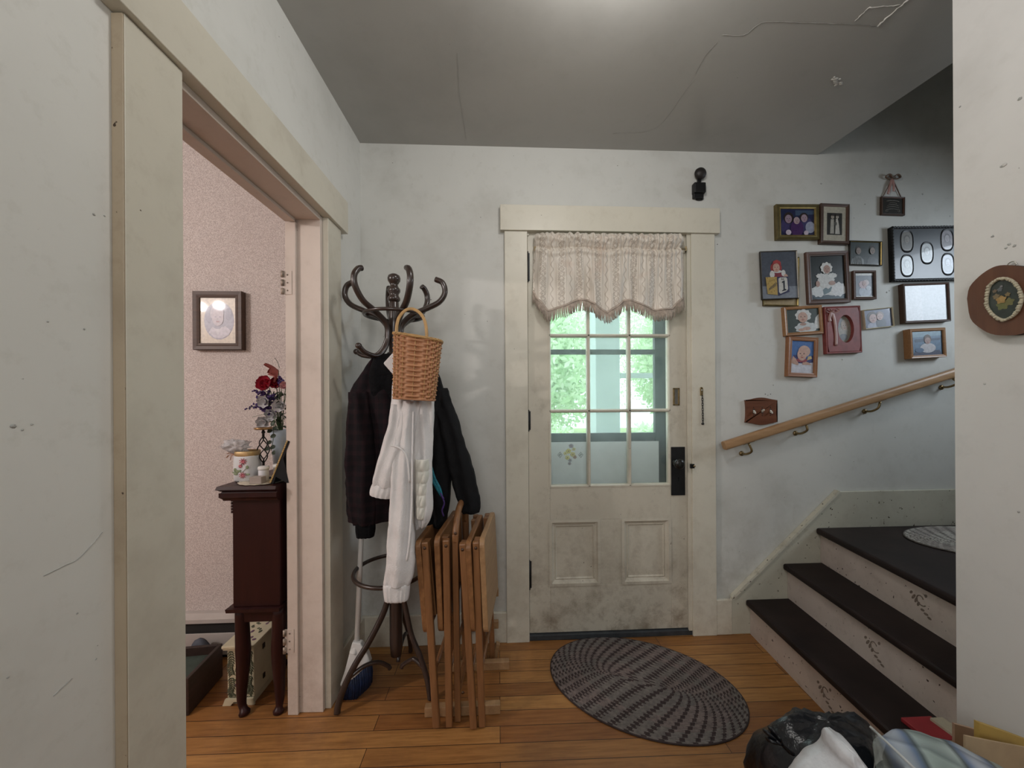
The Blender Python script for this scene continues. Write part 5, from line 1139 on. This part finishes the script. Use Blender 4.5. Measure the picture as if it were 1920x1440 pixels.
b.tube(catmull([(q[0]-.02, 1.805, .001), (q[0]-.018, 1.805, .10), (q[0], 1.805, q[2]+.015), (q[0]+.028, 1.805, q[2]-.03), (q[0]+.036, 1.805, .001)], 6), .022, pm('blue_grey_cloth', (.085, .095, .12), .7, 0, .2, 20), 12, up=(0, 1, 0)); b.build('slipper', base=(q[0], 1.805, 0), label='blue grey curved slipper standing behind the dark crate by the heater', cat='slipper')
# cream floral chest
m_crm = pm('cream_painted_chest', (.60, .55, .39), .45, 0, .08, 14); m_vine = pm('dark_green_vine', (.085, .095, .055), .6, 0, .2, 40); m_pfl = pm('plum_flower', (.16, .08, .13), .6, 0, .25, 40)
a_ = onZ(417, 1326); cx0, cy0 = a_[0]+.010, a_[1]+.014; cx1 = onZ(477, 1318)[0]; cy1 = cy0+.185; hz_ = onY(430, 1208, cy0)[2]
fc = thing('floral_chest', ((cx0+cx1)/2, (cy0+cy1)/2, 0), 'small cream chest painted with green vines, under the cherry cabinet', 'chest')
b = MB(); b.box((cx0, cy0, .022), (cx1, cy1, hz_-.012), m_crm); b.build('body', fc, bevel=.003)
b = MB(); b.box((cx0-.010, cy0-.010, hz_-.020), (cx1+.006, cy1+.004, hz_-.012), m_crm); b.box((cx0-.014, cy0-.014, hz_-.012), (cx1+.008, cy1+.004, hz_), m_crm); b.build('lid', fc, bevel=.003)
b = MB(); b.prism([(cx0-.014, cy0-.010, 0), (cx0+.018, cy0-.010, 0), (cx0+.030, cy0-.010, .014), (cx1-.030, cy0-.010, .014), (cx1-.018, cy0-.010, 0), (cx1+.006, cy0-.010, 0), (cx1+.004, cy0-.010, .012), (cx1+.001, cy0-.010, .026), (cx0-.004, cy0-.010, .026), (cx0-.009, cy0-.010, .012)], (0, .0095, 0), m_crm)
b.box((cx0+.002, cy0, 0), (cx1, cy1, .0215), m_crm); b.build('base', fc, bevel=.001)
b = MB(); wf_, hf_ = cx1-cx0, hz_; F = lambda u, v: np.array([cx0+wf_*u, cy0-.0006, hf_*v])
def vine(pts, every=.012):
    P = catmull([F(*p) for p in pts], 8); b.tube(P, .0011, m_vine, 5)
    for i in range(0, len(P)-1, 2):
        d = nrm3(P[i+1]-P[i]); s = np.array([-d[2], 0, d[0]])
        for sg in (-1, 1): b.tube([P[i], P[i]+(d*.5+s*sg*.9)*.007, P[i]+(d*.9+s*sg)*.014], [.001, .0036, .0008], m_vine, 5, flat=.4, up=(0, 1, 0))
vine([(.12, .88), (.16, .72), (.11, .60), (.18, .48)]); vine([(.86, .88), (.80, .74), (.87, .62), (.80, .50)]); vine([(.14, .44), (.18, .30), (.12, .20), (.20, .13)]); vine([(.86, .46), (.80, .34), (.87, .24), (.80, .15)]); vine([(.06, .06), (.35, .075), (.65, .075), (.94, .06)]); vine([(.35, .52), (.48, .60), (.55, .72)])
for u, v, r in ((.52, .40, .013), (.66, .34, .010), (.40, .32, .009)):
    for k in range(6): b.ell(F(u, v)+np.array([r*.7*math.cos(k*1.05), -.0004, r*.7*math.sin(k*1.05)]), (r*.55, .0008, r*.55), m_pfl, 8, 6)
for u, v in ((.60, .46), (.72, .27), (.34, .40), (.56, .24), (.46, .49)): b.ell(F(u, v), (.008, .0008, .005), m_vine, 8, 6)
for k in range(16):
    p = np.array([cx0+wf_*rr.uniform(.1, .9), cy0+.17*rr.uniform(.05, .95), hz_+.0003]); b.ell(p, (rr.uniform(.004, .009), rr.uniform(.005, .012), .0007), m_vine if k % 3 else m_pfl, 8, 6)
b.build('painted_vines', fc)
for k, yy in enumerate((.35, .78)):
    for zz_ in (.80, .28): b = MB(); b.box((cx1, cy0+.185*yy-.008, hz_*zz_-.010), (cx1+.003, cy0+.185*yy+.006, hz_*zz_+.010), pm('dark_bronze_hinge', (.06, .05, .035), .4, .7, .2, 40)); b.build('hinge', fc)
# ------------------------------------------------------------------ bentwood coat rack
m_bent = wood('dark_bentwood', (0.020, 0.012, 0.009), (0.050, 0.030, 0.024), .30, 'Z', 1.0, coat=.3)
RY = 1.62; rc = onY(741, 900, RY); RX = rc[0]
rk = thing('coat_rack', (RX, RY, 0), 'dark bentwood coat rack with curled hooks in the corner by the doorway', 'coat rack')
ztop = onY(736, 515, RY)[2]
hz_ = lambda y: onY(738, y, RY)[2]
b = MB(); zb = hz_(1232)
b.lathe([(.001, zb), (.022, zb+.01), (.026, zb+.06), (.026, hz_(1120)), (.019, hz_(1060)), (.017, hz_(900)), (.018, hz_(700)), (.022, hz_(660)), (.021, hz_(600)), (.019, hz_(568)), (.017, hz_(566))], (RX, RY, 0), m_bent, 24); b.build('pole', rk)
b = MB(); b.lathe([(.018, hz_(566)), (.0245, hz_(563)), (.0245, hz_(559)), (.019, hz_(555)), (.0185, hz_(552)), (.025, hz_(547)), (.0255, hz_(543)), (.018, hz_(538)), (.015, hz_(534)), (.018, hz_(532)), (.025, hz_(527)), (.0265, hz_(522)), (.023, hz_(517)), (.012, hz_(514)), (.001, hz_(513.5))], (RX, RY, 0), m_bent, 26); b.build('finial', rk)
def at(r, a, z): return np.array([RX+r*math.cos(a), RY+r*math.sin(a), z])
for k in range(6):
    a = math.radians((-6, 52, 112, 172, 232, 303)[k]); lowr = .165
    prof = [(lowr, 1.412), (lowr-.03, 1.395), (.085, 1.393), (.048, 1.425), (.030, 1.475), (.034, 1.520), (.075, 1.560), (.135, 1.585), (.190, 1.612), (.214, 1.650), (.205, 1.690), (.175, 1.706)] if k in (3, 0) else \
           [(lowr, 1.415), (lowr-.03, 1.392), (.085, 1.385), (.048, 1.415), (.030, 1.470), (.040, 1.520), (.090, 1.560), (.145, 1.592), (.178, 1.640), (.182, 1.680), (.166, 1.708), (.150, 1.716)]
    pts = catmull([at(r, a, z) for r, z in prof], 6); b = MB()
    n = len(pts); rad = [.0115 if i > n*.35 else .0095 for i in range(n)]
    b.tube(pts, rad, m_bent, 10, flat=1.15, up=(-math.sin(a), math.cos(a), 0)); b.ell(pts[0], .0125, m_bent, 12, 8); b.build('hook', rk)
b = MB(); b.tube([at(.118, t, 1.560) for t in np.linspace(0, 2*math.pi, 48, endpoint=False)], .0075, m_bent, 8, closed=True); b.build('upper_ring', rk)
b = MB(); b.tube([at(.145, t, .502+.006*math.sin(t))+np.array([-.02, 0, 0]) for t in np.linspace(0, 2*math.pi, 56, endpoint=False)], .0085, m_bent, 8, closed=True)
b.build('umbrella_ring', rk)
for k in range(3):
    a = math.radians((211, 336, 88)[k]); R_ = (.228, .165, .235)[k]
    pts = catmull([at(.028, a, .47), at(.030, a, .41), at(.050, a, .34), at(R_*.46, a, .245), at(R_*.72, a, .165), at(R_*.9, a, .09), at(R_-.004, a, .035), at(R_, a, .008)], 6)
    b = MB(); b.tube(pts, .0125, m_bent, 10, flat=.8, up=(-math.sin(a), math.cos(a), 0)); b.build('leg', rk)
    pts = catmull([at(.170, a, .502), at(.130, a, .47), at(.07, a, .43), at(.032, a, .40)], 5) 
    b = MB(); b.tube(catmull([at(R_*.8, a, .128), at(R_*.56, a, .150), at(.075, a, .145), at(.035, a, .115), at(.026, a, .10)], 5), .0085, m_bent, 8); b.build('brace', rk)

# ------------------------------------------------------------------ clothes on the rack
m_plaidj = None
def dark_plaid():
    m, nt, b = newmat('dark_plum_plaid'); v = coords(nt); fs = []
    for d_, s in (('X', 9), ('Z', 8)):
        w = nt.nodes.new('ShaderNodeTexWave'); w.bands_direction = d_; w.inputs['Scale'].default_value = s; w.inputs['Distortion'].default_value = .5; lk(nt, v, w.inputs['Vector']); fs.append(ramp(nt, w.outputs['Fac'], [(.55, (0, 0, 0)), (.7, (1, 1, 1))]))
    lk(nt, mixc(nt, math_n(nt, 'MULTIPLY', math_n(nt, 'ADD', fs[0], fs[1]), .5), (.007, .0055, .007), (.017, .008, .010)), b.inputs['Base Color']); b.inputs['Roughness'].default_value = .9; b.inputs['Specular IOR Level'].default_value = .2
    bump(nt, b, tex_noise(nt, v, 120, 3), .4, .003); return m
m_dp = dark_plaid(); m_blk = pm('black_coat_cloth', (.0065, .0065, .0075), .85, 0, .3, 14, .4, 160, spec=.25); m_collar = pm('black_collar_fleece', (.005, .005, .006), .95, 0, .3, 60, .8, 200, spec=.15)
m_hood = pm('white_sweatshirt', (.70, .675, .665), .85, 0, .05, 14, .5, 220, spec=.2); m_quilt = pm('ivory_quilted_lining', (.66, .64, .57), .55, 0, .06, 16, .4, 60)
jk = thing('plaid_jacket', onY(690, 672, 1.60), 'dark plum plaid jacket hanging on the left side of the coat rack', 'jacket')
b = MB(); loft_px(b, [(668, 702, 742, 1.60, .022), (690, 686, 752, 1.60, .035), (715, 670, 760, 1.60, .050), (745, 657, 762, 1.595, .058), (800, 653, 764, 1.59, .062), (870, 651, 768, 1.585, .066), (930, 652, 758, 1.58, .064), (968, 656, 742, 1.58, .058), (974, 660, 738, 1.58, .050)], m_dp, 60, 6, .010, 4, 1.0, .007, seed=2); b.build('body', jk)
b = MB(); loft_px(b, [(664, 702, 744, 1.575, .016), (675, 700, 752, 1.57, .032), (700, 694, 756, 1.565, .038), (735, 696, 752, 1.56, .030), (760, 702, 748, 1.56, .012)], m_collar, 40, 6, .006, 3, 0, .005, seed=5); b.build('collar', jk)
b = MB(); loft_px(b, [(735, 655, 690, 1.555, .030), (800, 652, 700, 1.54, .044), (860, 651, 704, 1.53, .046), (920, 654, 706, 1.525, .044), (960, 660, 706, 1.52, .040), (982, 664, 704, 1.52, .034)], m_dp, 40, 6, .008, 3, 2.0, .007, seed=9); b.build('sleeve', jk)
b = MB(); loft_px(b, [(980, 667, 703, 1.52, .027), (994, 668, 703, 1.52, .029), (1006, 670, 701, 1.52, .026)], m_collar, 36, 5, .003, 9, 0, .001); b.build('cuff', jk)
ck = thing('black_coat', onY(820, 690, 1.64), 'plain black coat hanging on the right side of the coat rack', 'coat')
b = MB(); loft_px(b, [(672, 782, 806, 1.65, .018), (700, 774, 822, 1.65, .032), (730, 770, 832, 1.65, .042), (765, 770, 843, 1.65, .050), (800, 772, 848, 1.65, .056), (860, 778, 848, 1.65, .060), (930, 790, 844, 1.65, .060), (975, 798, 838, 1.65, .054), (984, 802, 834, 1.65, .046)], m_blk, 60, 6, .010, 4, .4, .006, seed=6); b.build('body', ck)
b = MB(); loft_px(b, [(672, 784, 808, 1.62, .018), (690, 780, 816, 1.62, .028), (720, 782, 818, 1.615, .022), (740, 788, 812, 1.61, .010)], m_collar, 36, 6, .004, 3, 0, .004, seed=1); b.build('collar', ck)
b = MB(); loft_px(b, [(728, 806, 838, 1.63, .024), (765, 812, 852, 1.625, .036), (785, 820, 859, 1.62, .040), (830, 830, 872, 1.62, .042), (880, 841, 888, 1.62, .042), (920, 852, 897, 1.62, .040), (948, 862, 901, 1.62, .036), (960, 868, 899, 1.62, .030)], m_blk, 44, 6, .007, 3, 1.2, .006, seed=8); b.build('sleeve', ck)
zp = onY(808.5, 838, 1.575); b = MB(); b.box((zp[0]-.006, 1.570, zp[2]-.010), (zp[0]+.006, 1.575, zp[2]+.010), m_silver); b.box((zp[0]-.0025, 1.569, zp[2]-.048), (zp[0]+.0025, 1.573, zp[2]-.008), m_silver); b.build('zipper_pull', ck, bevel=.001)
wj = thing('white_hooded_jacket', onY(765, 655, 1.47), 'white hooded sweatshirt jacket with quilted lining, hanging behind the wicker basket', 'jacket')
b = MB(); loft_px(b, [(640, 752, 772, 1.47, .012), (670, 744, 790, 1.47, .024), (700, 739, 804, 1.47, .032), (750, 734, 813, 1.47, .038), (800, 731, 812, 1.47, .040), (850, 729, 810, 1.47, .042), (900, 731, 808, 1.47, .042), (950, 733, 802, 1.47, .040), (980, 738, 794, 1.47, .034), (990, 742, 788, 1.47, .026)], m_hood, 64, 7, .013, 5, .8, .004, seed=3); b.build('body', wj)
b = MB(); loft_px(b, [(752, 752, 792, 1.435, .022), (820, 741, 778, 1.425, .032), (900, 734, 774, 1.42, .036), (980, 730, 776, 1.415, .038), (1040, 726, 778, 1.41, .040), (1075, 722, 776, 1.41, .040), (1094, 719, 770, 1.41, .034)], m_hood, 48, 8, .008, 3, 2.2, .004, seed=12); b.build('sleeve', wj)
b = MB(); loft_px(b, [(1092, 721, 768, 1.41, .030), (1097, 719, 769, 1.41, .033), (1117, 721, 767, 1.41, .033), (1123, 722, 766, 1.41, .030)], m_hood, 64, 4, .0025, 14, 0, .0005); b.build('cuff', wj)
b = MB(); loft_px(b, [(758, 734, 766, 1.45, .022), (800, 727, 766, 1.435, .032), (840, 716, 758, 1.43, .036), (875, 706, 748, 1.43, .036), (902, 700, 742, 1.43, .032), (912, 700, 739, 1.43, .028)], m_hood, 44, 7, .006, 3, .7, .003, seed=14); b.build('sleeve', wj)
b = MB(); 
def cuffp(t, f, s):
    a, c_ = onY(699, 905, 1.43), onY(741, 913, 1.43); d = np.array([-.012, 0, -.042])*f
    m_ = (a+c_)/2+d; h = (c_-a)/2*s; return m_+h*math.cos(t)+np.array([0, .030*s*math.sin(t)*(1+.06*math.cos(14*t)), 0])
b.grid(lambda u, v: cuffp(2*math.pi*u, v, .96+.10*math.sin(math.pi*v)**.5), 60, 6, m_hood, closed=True)
b.add([cuffp(2*math.pi*k/30, .98, .95) for k in range(30)], [tuple(range(30))], m_hood); b.build('cuff', wj)
b = MB(); loft_px(b, [(700, 776, 812, 1.455, .016), (760, 778, 814, 1.45, .022), (830, 780, 812, 1.445, .024), (900, 784, 810, 1.44, .026), (950, 784, 812, 1.435, .026), (975, 784, 806, 1.435, .022), (988, 786, 798, 1.435, .014)], m_hood, 40, 6, .007, 3, 2.6, .003, seed=15); b.build('front_edge', wj)
b = MB()
def lin(u, v):
    y = 862+v*112; x0_, x1_ = 775+3*v, 803+3*v-8*v*v; p = onY(x0_+(x1_-x0_)*u, y, 1.405)
    puff = .45*abs(math.sin(u*math.pi*2.0+v*9))**.6*abs(math.sin(v*math.pi*5))**.6; p[1] -= .012*puff+.004; p[1] += .030*abs(2*u-1)**3; return p
b.grid(lin, 24, 60, m_quilt); b.build('quilted_lining', wj, solid=.003)
b = MB(); b.tube(catmull([onY(775, 772, 1.405), onY(773, 850, 1.392), onY(772, 940, 1.385), onY(768, 1010, 1.372), onY(762, 1052, 1.368)], 8), .0035, m_hood, 8, flat=.6)
b.tube(catmull([onY(733, 835, 1.385), onY(752, 842, 1.378), onY(764, 862, 1.376), onY(768, 905, 1.376)], 6), .0035, m_hood, 8); b.build('seam', wj)
b = MB(); q = [onY(*p, 1.42) for p in ((718, 681), (736, 661), (752, 668), (752, 712), (738, 704))]; b.prism(q, (0, .012, 0), m_hood); b.build('hood_corner', wj, bevel=.005, seg=3)
ln = thing('lanyard', onY(815, 895, 1.57), 'turquoise and purple woven lanyard dangling beside the white jacket', 'lanyard')
m_turq = pm('turquoise_webbing', (.015, .20, .27), .6, 0, .35, 160); m_purp = pm('purple_cord', (.07, .03, .17), .6, 0, .3, 60)
for dx in (0, 5): b = MB(); b.tube(catmull([onY(802+dx*.4, 862, 1.57), onY(809+dx, 895, 1.563), onY(819+dx, 915, 1.563), onY(828, 930, 1.568)], 6), .0058, m_turq, 8, flat=.3, up=(0, 1, 0)); b.build('strap', ln)
b = MB(); b.tube(catmull([onY(828, 930, 1.568), onY(833, 943, 1.565), onY(829, 957, 1.568), onY(832, 968, 1.570)], 6), .0034, m_purp, 8); b.tube(catmull([onY(826, 924, 1.566), onY(832, 936, 1.563)], 4), .006, m_purp, 8, flat=.5); b.build('cord', ln)

# ------------------------------------------------------------------ wicker basket on the front hook
m_wick = wood('wicker', (.30, .125, .055), (.50, .245, .120), .55, 'X', 2.0); m_wick2 = pm('wicker_rim', (.44, .26, .10), .55, 0, .2, 40)
BY = 1.375
bk = thing('wicker_basket', onY(780, 690, BY), 'tall honey coloured wicker wall basket hanging from the coat rack', 'basket')
TL_, TR_, BL_, BR_ = onY(741, 627, BY), onY(827, 641, BY), onY(739, 748, BY), onY(814, 752, BY)
rows_n, nst = 25, 18
def bsec(t, v, off=0.0):
    L_, R_ = TL_+(BL_-TL_)*v, TR_+(BR_-TR_)*v; m_ = (L_+R_)/2; h = (R_-L_)/2
    cx_, sy_ = math.copysign(abs(math.cos(t))**.62, math.cos(t)), math.copysign(abs(math.sin(t))**.62, math.sin(t))
    return m_+h*cx_*(1+off/.08)+np.array([0, (.042-.008*v+off)*sy_, 0])
b = MB(); n = 136; vs = []
for j in range(rows_n*4+1):
    row = j//4; q = (j % 4)/4; v = j/(rows_n*4)
    for k in range(n):
        t = 2*math.pi*k/n; w = math.sin(nst*t/2+math.pi*row)*.0048; vs.append(bsec(t, v, w*math.sin(math.pi*q)**.5+.0012*math.sin(math.pi*q)))
b.add(vs, [(j*n+k, j*n+(k+1) % n, (j+1)*n+(k+1) % n, (j+1)*n+k) for j in range(rows_n*4) for k in range(n)], m_wick, True)
b.add([bsec(2*math.pi*k/40, .985) for k in range(40)], [tuple(range(40))], m_wick); b.build('woven_body', bk)
b = MB()
for k in range(nst): t = 2*math.pi*(k+.5)/nst; b.tube([bsec(t, s, .0012) for s in np.linspace(-.01, 1.0, 8)], .0018, m_wick2, 5)
b.build('stakes', bk)
b = MB(); b.tube([bsec(t, 0, .001) for t in np.linspace(0, 2*math.pi, 60, endpoint=False)], .0055, m_wick2, 8, closed=True)
for sg in (0, math.pi): b.tube([bsec(t, .012*math.sin(13*t+sg)-.004, .005) for t in np.linspace(0, 2*math.pi, 180, endpoint=False)], .0022, m_wick2, 5, closed=True)
b.tube([bsec(t, .99, .001) for t in np.linspace(0, 2*math.pi, 60, endpoint=False)], .003, m_wick, 6, closed=True); b.build('rim', bk)
b = MB(); hy = BY+.0
b.tube(catmull([onY(744, 640, hy), onY(744, 612, hy), onY(749, 594, hy+.005), onY(762, 581, hy+.012), onY(776, 580, hy+.014), onY(790, 590, hy+.010), onY(798, 608, hy+.004), onY(801, 640, hy)], 7), .0058, m_wick2, 10, flat=.45, up=(0, 1, 0)); b.build('handle', bk)

# ------------------------------------------------------------------ broom leaning on the wall behind the rack
bp = onZ(664, 1320); bt_ = np.array([-.615, 1.735, 0]); 
br = thing('broom', (-.60, 1.55, 0), 'white handled broom with blue bristles leaning in the corner behind the coat rack', 'broom')
e0, e1 = onY(669, 1208, 1.59), onY(679, 960, 1.69); b = MB(); b.cyl(e0, e0+(e1-e0)*1.6, .0105, m_white, 12); b.build('handle', br)
h0_, b0, b1 = onY(669, 1206, 1.59), onY(641, 1290, 1.60), onY(690, 1243, 1.64)
b = MB(); b.tube([h0_, onY(664, 1224, 1.585)], [.014, .020], m_white, 12); b.prism([onY(x, y, 1.573) for x, y in ((660, 1205), (676, 1207), (689, 1228), (694, 1244), (642, 1292), (637, 1285), (646, 1258))], (0, .030, 0), m_white); b.build('head', br, bevel=.004)
m_bris = pm('blue_bristles', (.006, .018, .062), .6, 0, .4, 60); b = MB(); rr = random.Random(5); na, nb_ = onY(643, 1288, 1.576), onY(694, 1244, 1.576)
for k in range(420):
    s = rr.random(); p = na+(nb_-na)*s+np.array([0, rr.uniform(-.002, .022), .004]); d = np.array([rr.uniform(-.004, .010)+.010, rr.uniform(-.02, .012), -1.0]); z_end = max(.003, .10*(s-.45))
    q = p+d*((p[2]-z_end)); b.tube([p, p+(q-p)*.5+np.array([.003, 0, 0]), q], .0016, m_bris, 4)
b.build('bristles', br, kind='stuff')

# ------------------------------------------------------------------ folded wooden tray tables on their stand
m_tray = wood('worn_tray_wood', (.155, .064, .022), (.30, .140, .054), .42, 'Y', 1.2); m_trayv = wood('worn_leg_wood', (.155, .064, .023), (.28, .128, .050), .42, 'Z', 1.2); m_traypale = wood('pale_tray_wood', (.27, .15, .07), (.41, .245, .12), .45, 'Y', 1.2)
m_peg = pm('dark_peg', (.07, .032, .015), .4, .1, .2, 60)
def V(px, py, Y): return onY(px, py, Y)
ZT0, ZB0 = V(800, 1008, 1.42)[2], V(810, 1191, 1.42)[2]
def tray(name, top_f, bot_f, back_dx, leg_px, side, lab, ph, dy=0.0, mat=m_tray):
    """panel edge runs from top_f to bot_f (front pixels at Y = yf); the panel goes back by 0.37 m; its legs lie on one side"""
    yf = 1.41+dy; A, B = V(*top_f, yf), V(*bot_f, yf); yb = yf+.37
    t = thing('tray_table', ((A[0]+B[0])/2, yf+.18, 0), lab, 'tray table', 'folded tray tables on the stand')
    back = np.array([back_dx, .37, 0]); n_ = nrm3(np.cross(back, A-B)); n_ = n_ if n_[0] > 0 else -n_; th = .021
    b = MB(); h = np.linalg.norm(A-B); uz = nrm3(A-B); uy = nrm3(back); Lb = np.linalg.norm(back); r = .030
    out = []
    for cy_, cz_, a0 in ((r, r, math.pi), (Lb-r, r, 1.5*math.pi), (Lb-r, h-r, 0), (r, h-r, .5*math.pi)):
        for q in np.linspace(0, math.pi/2, 6): out.append((cy_+r*math.cos(a0+q), cz_+r*math.sin(a0+q)))
    b.prism([B+uy*y+uz*z-n_*th/2 for y, z in out], n_*th, mat); b.build('tabletop', t, bevel=.004, seg=2)
    sN = n_*side
    b = MB()
    for y in (.055, Lb-.055):
        b = MB(); b.beam(B+uy*y+uz*.05+sN*(th/2+.0125), B+uy*y+uz*(h-.012)+sN*(th/2+.0125), .025, .030, m_trayv, up=uy); b.build('rail', t, bevel=.002)
    # two leg pairs folded flat, standing on the stand bars
    for q, (lx, ltop, lbot, offn) in enumerate(leg_px):
        f1 = V(lx, ltop, yf+.004); f0 = V(lbot[0], lbot[1], yf-.004+.012*q); f0[2] = max(f0[2], .004)
        for back_leg in (0, 1):
            g = back*(.93*back_leg); b = MB(); b.beam(f0+g+np.array([0, .012, 0]), f1+g+np.array([0, .012, 0]), .025, .028, m_trayv, up=(0, 1, 0)); b.build('leg', t, bevel=.004, seg=2)
        b = MB(); p = f0+(f1-f0)*.28+np.array([0, .02, 0]); b.cyl(p, p+back*.93, .008, m_trayv, 10); b.build('stretcher', t)
    for q, (lx, ltop, lbot, offn) in enumerate(leg_px[:1]):
        f1 = V(lx, ltop+11, yf-.006); b = MB(); b.lathe([(.0062, 0), (.005, .003)], f1+np.array([0, .0, 0]), m_peg, 12, (0, -1, 0)); b.build('peg', t)
    return t
tray('tray', (782, 1016), (798, 1192), .030, [(796, 1017, (818, 1366), 0)], 1, 'leftmost folded wooden tray table, its edge against the white sleeve', 0)
tray('tray', (818, 1008), (826, 1190), .035, [(836, 1013, (842, 1366), 0)], 1, 'second folded wooden tray table, just left of the arched stand handle', 1, .012)
tray('tray', (877, 1018), (886, 1191), .035, [(867, 1020, (888, 1372), 0)], -1, 'third folded wooden tray table with slanted corner, right of the arched handle', 2, .0)
tray('tray', (903, 1012), (911, 1192), .040, [(892, 1017, (904, 1367), 0)], -1, 'rightmost folded tray table showing its pale worn flat top', 3, .006, m_traypale)
ts = thing('tray_stand', V(860, 1350, 1.58), 'wooden stand with arched handle holding the folded tray tables', 'tray stand')
XH = V(854, 1000, 1.46)[0]
b = MB(); zh = V(856, 1000, 1.46)[2]; ztp = V(880, 948, 1.60)[2]
b.tube(catmull([(XH, 1.455, zh-.03), (XH+.001, 1.460, zh+.01), (XH+.004, 1.50, zh+.055), (XH+.008, 1.56, zh+.075), (XH+.013, 1.64, zh+.070), (XH+.018, 1.70, zh+.030), (XH+.020, 1.715, zh-.03)], 7), .017, m_trayv, 10, flat=.75, up=(1, 0, 0)); b.build('handle', ts)
p0_, p1_ = V(859, 1352, 1.455), np.array([XH, 1.455, zh]); p0_[2] = .004
b = MB(); b.beam(p0_, p1_, .022, .030, m_trayv, up=(0, 1, 0)); b.build('post', ts, bevel=.003); g = np.array([.022, .26, 0]); b = MB(); b.beam(p0_+g, p1_+g, .022, .030, m_trayv, up=(0, 1, 0)); b.build('post', ts, bevel=.003)
for (px, py, dY) in ((852, 1000, -.018), (866, 1298, -.018)): b = MB(); q = V(px+2, py, 1.44); b.lathe([(.006, 0), (.005, .003)], (q[0], 1.439, q[2]), m_peg, 12, (0, -1, 0)); b.build('peg', ts)
for x_a, x_b, y_, Y in ((797, 938, 1330, 1.485), (842, 955, 1262, 1.725)):
    a, c_ = V(x_a, y_, Y), V(x_b, y_, Y); b = MB(); b.box((a[0], Y-.014, .001), (c_[0], Y+.014, .038), m_traypale); b.build('foot', ts, bevel=.003)
for z, Y in ((.30, 1.815), (.45, 1.815)):
    a = V(930, 1110 if z > .4 else 1170, Y); b = MB(); b.box((XH+.0, Y-.010, a[2]-.018), (a[0]+.012, Y+.010, a[2]+.018), m_traypale); b.build('crossbar', ts, bevel=.003)
b = MB(); b.beam(p0_+np.array([0, .015, .10]), p0_+g-np.array([0, .015, -.10]), .018, .030, m_trayv); b.build('stretcher', ts, bevel=.002)
b = MB(); b.beam(V(934, 1205, 1.795), V(907, 1312, 1.795), .018, .024, m_traypale, up=(0, 1, 0)); b.build('brace', ts, bevel=.003)
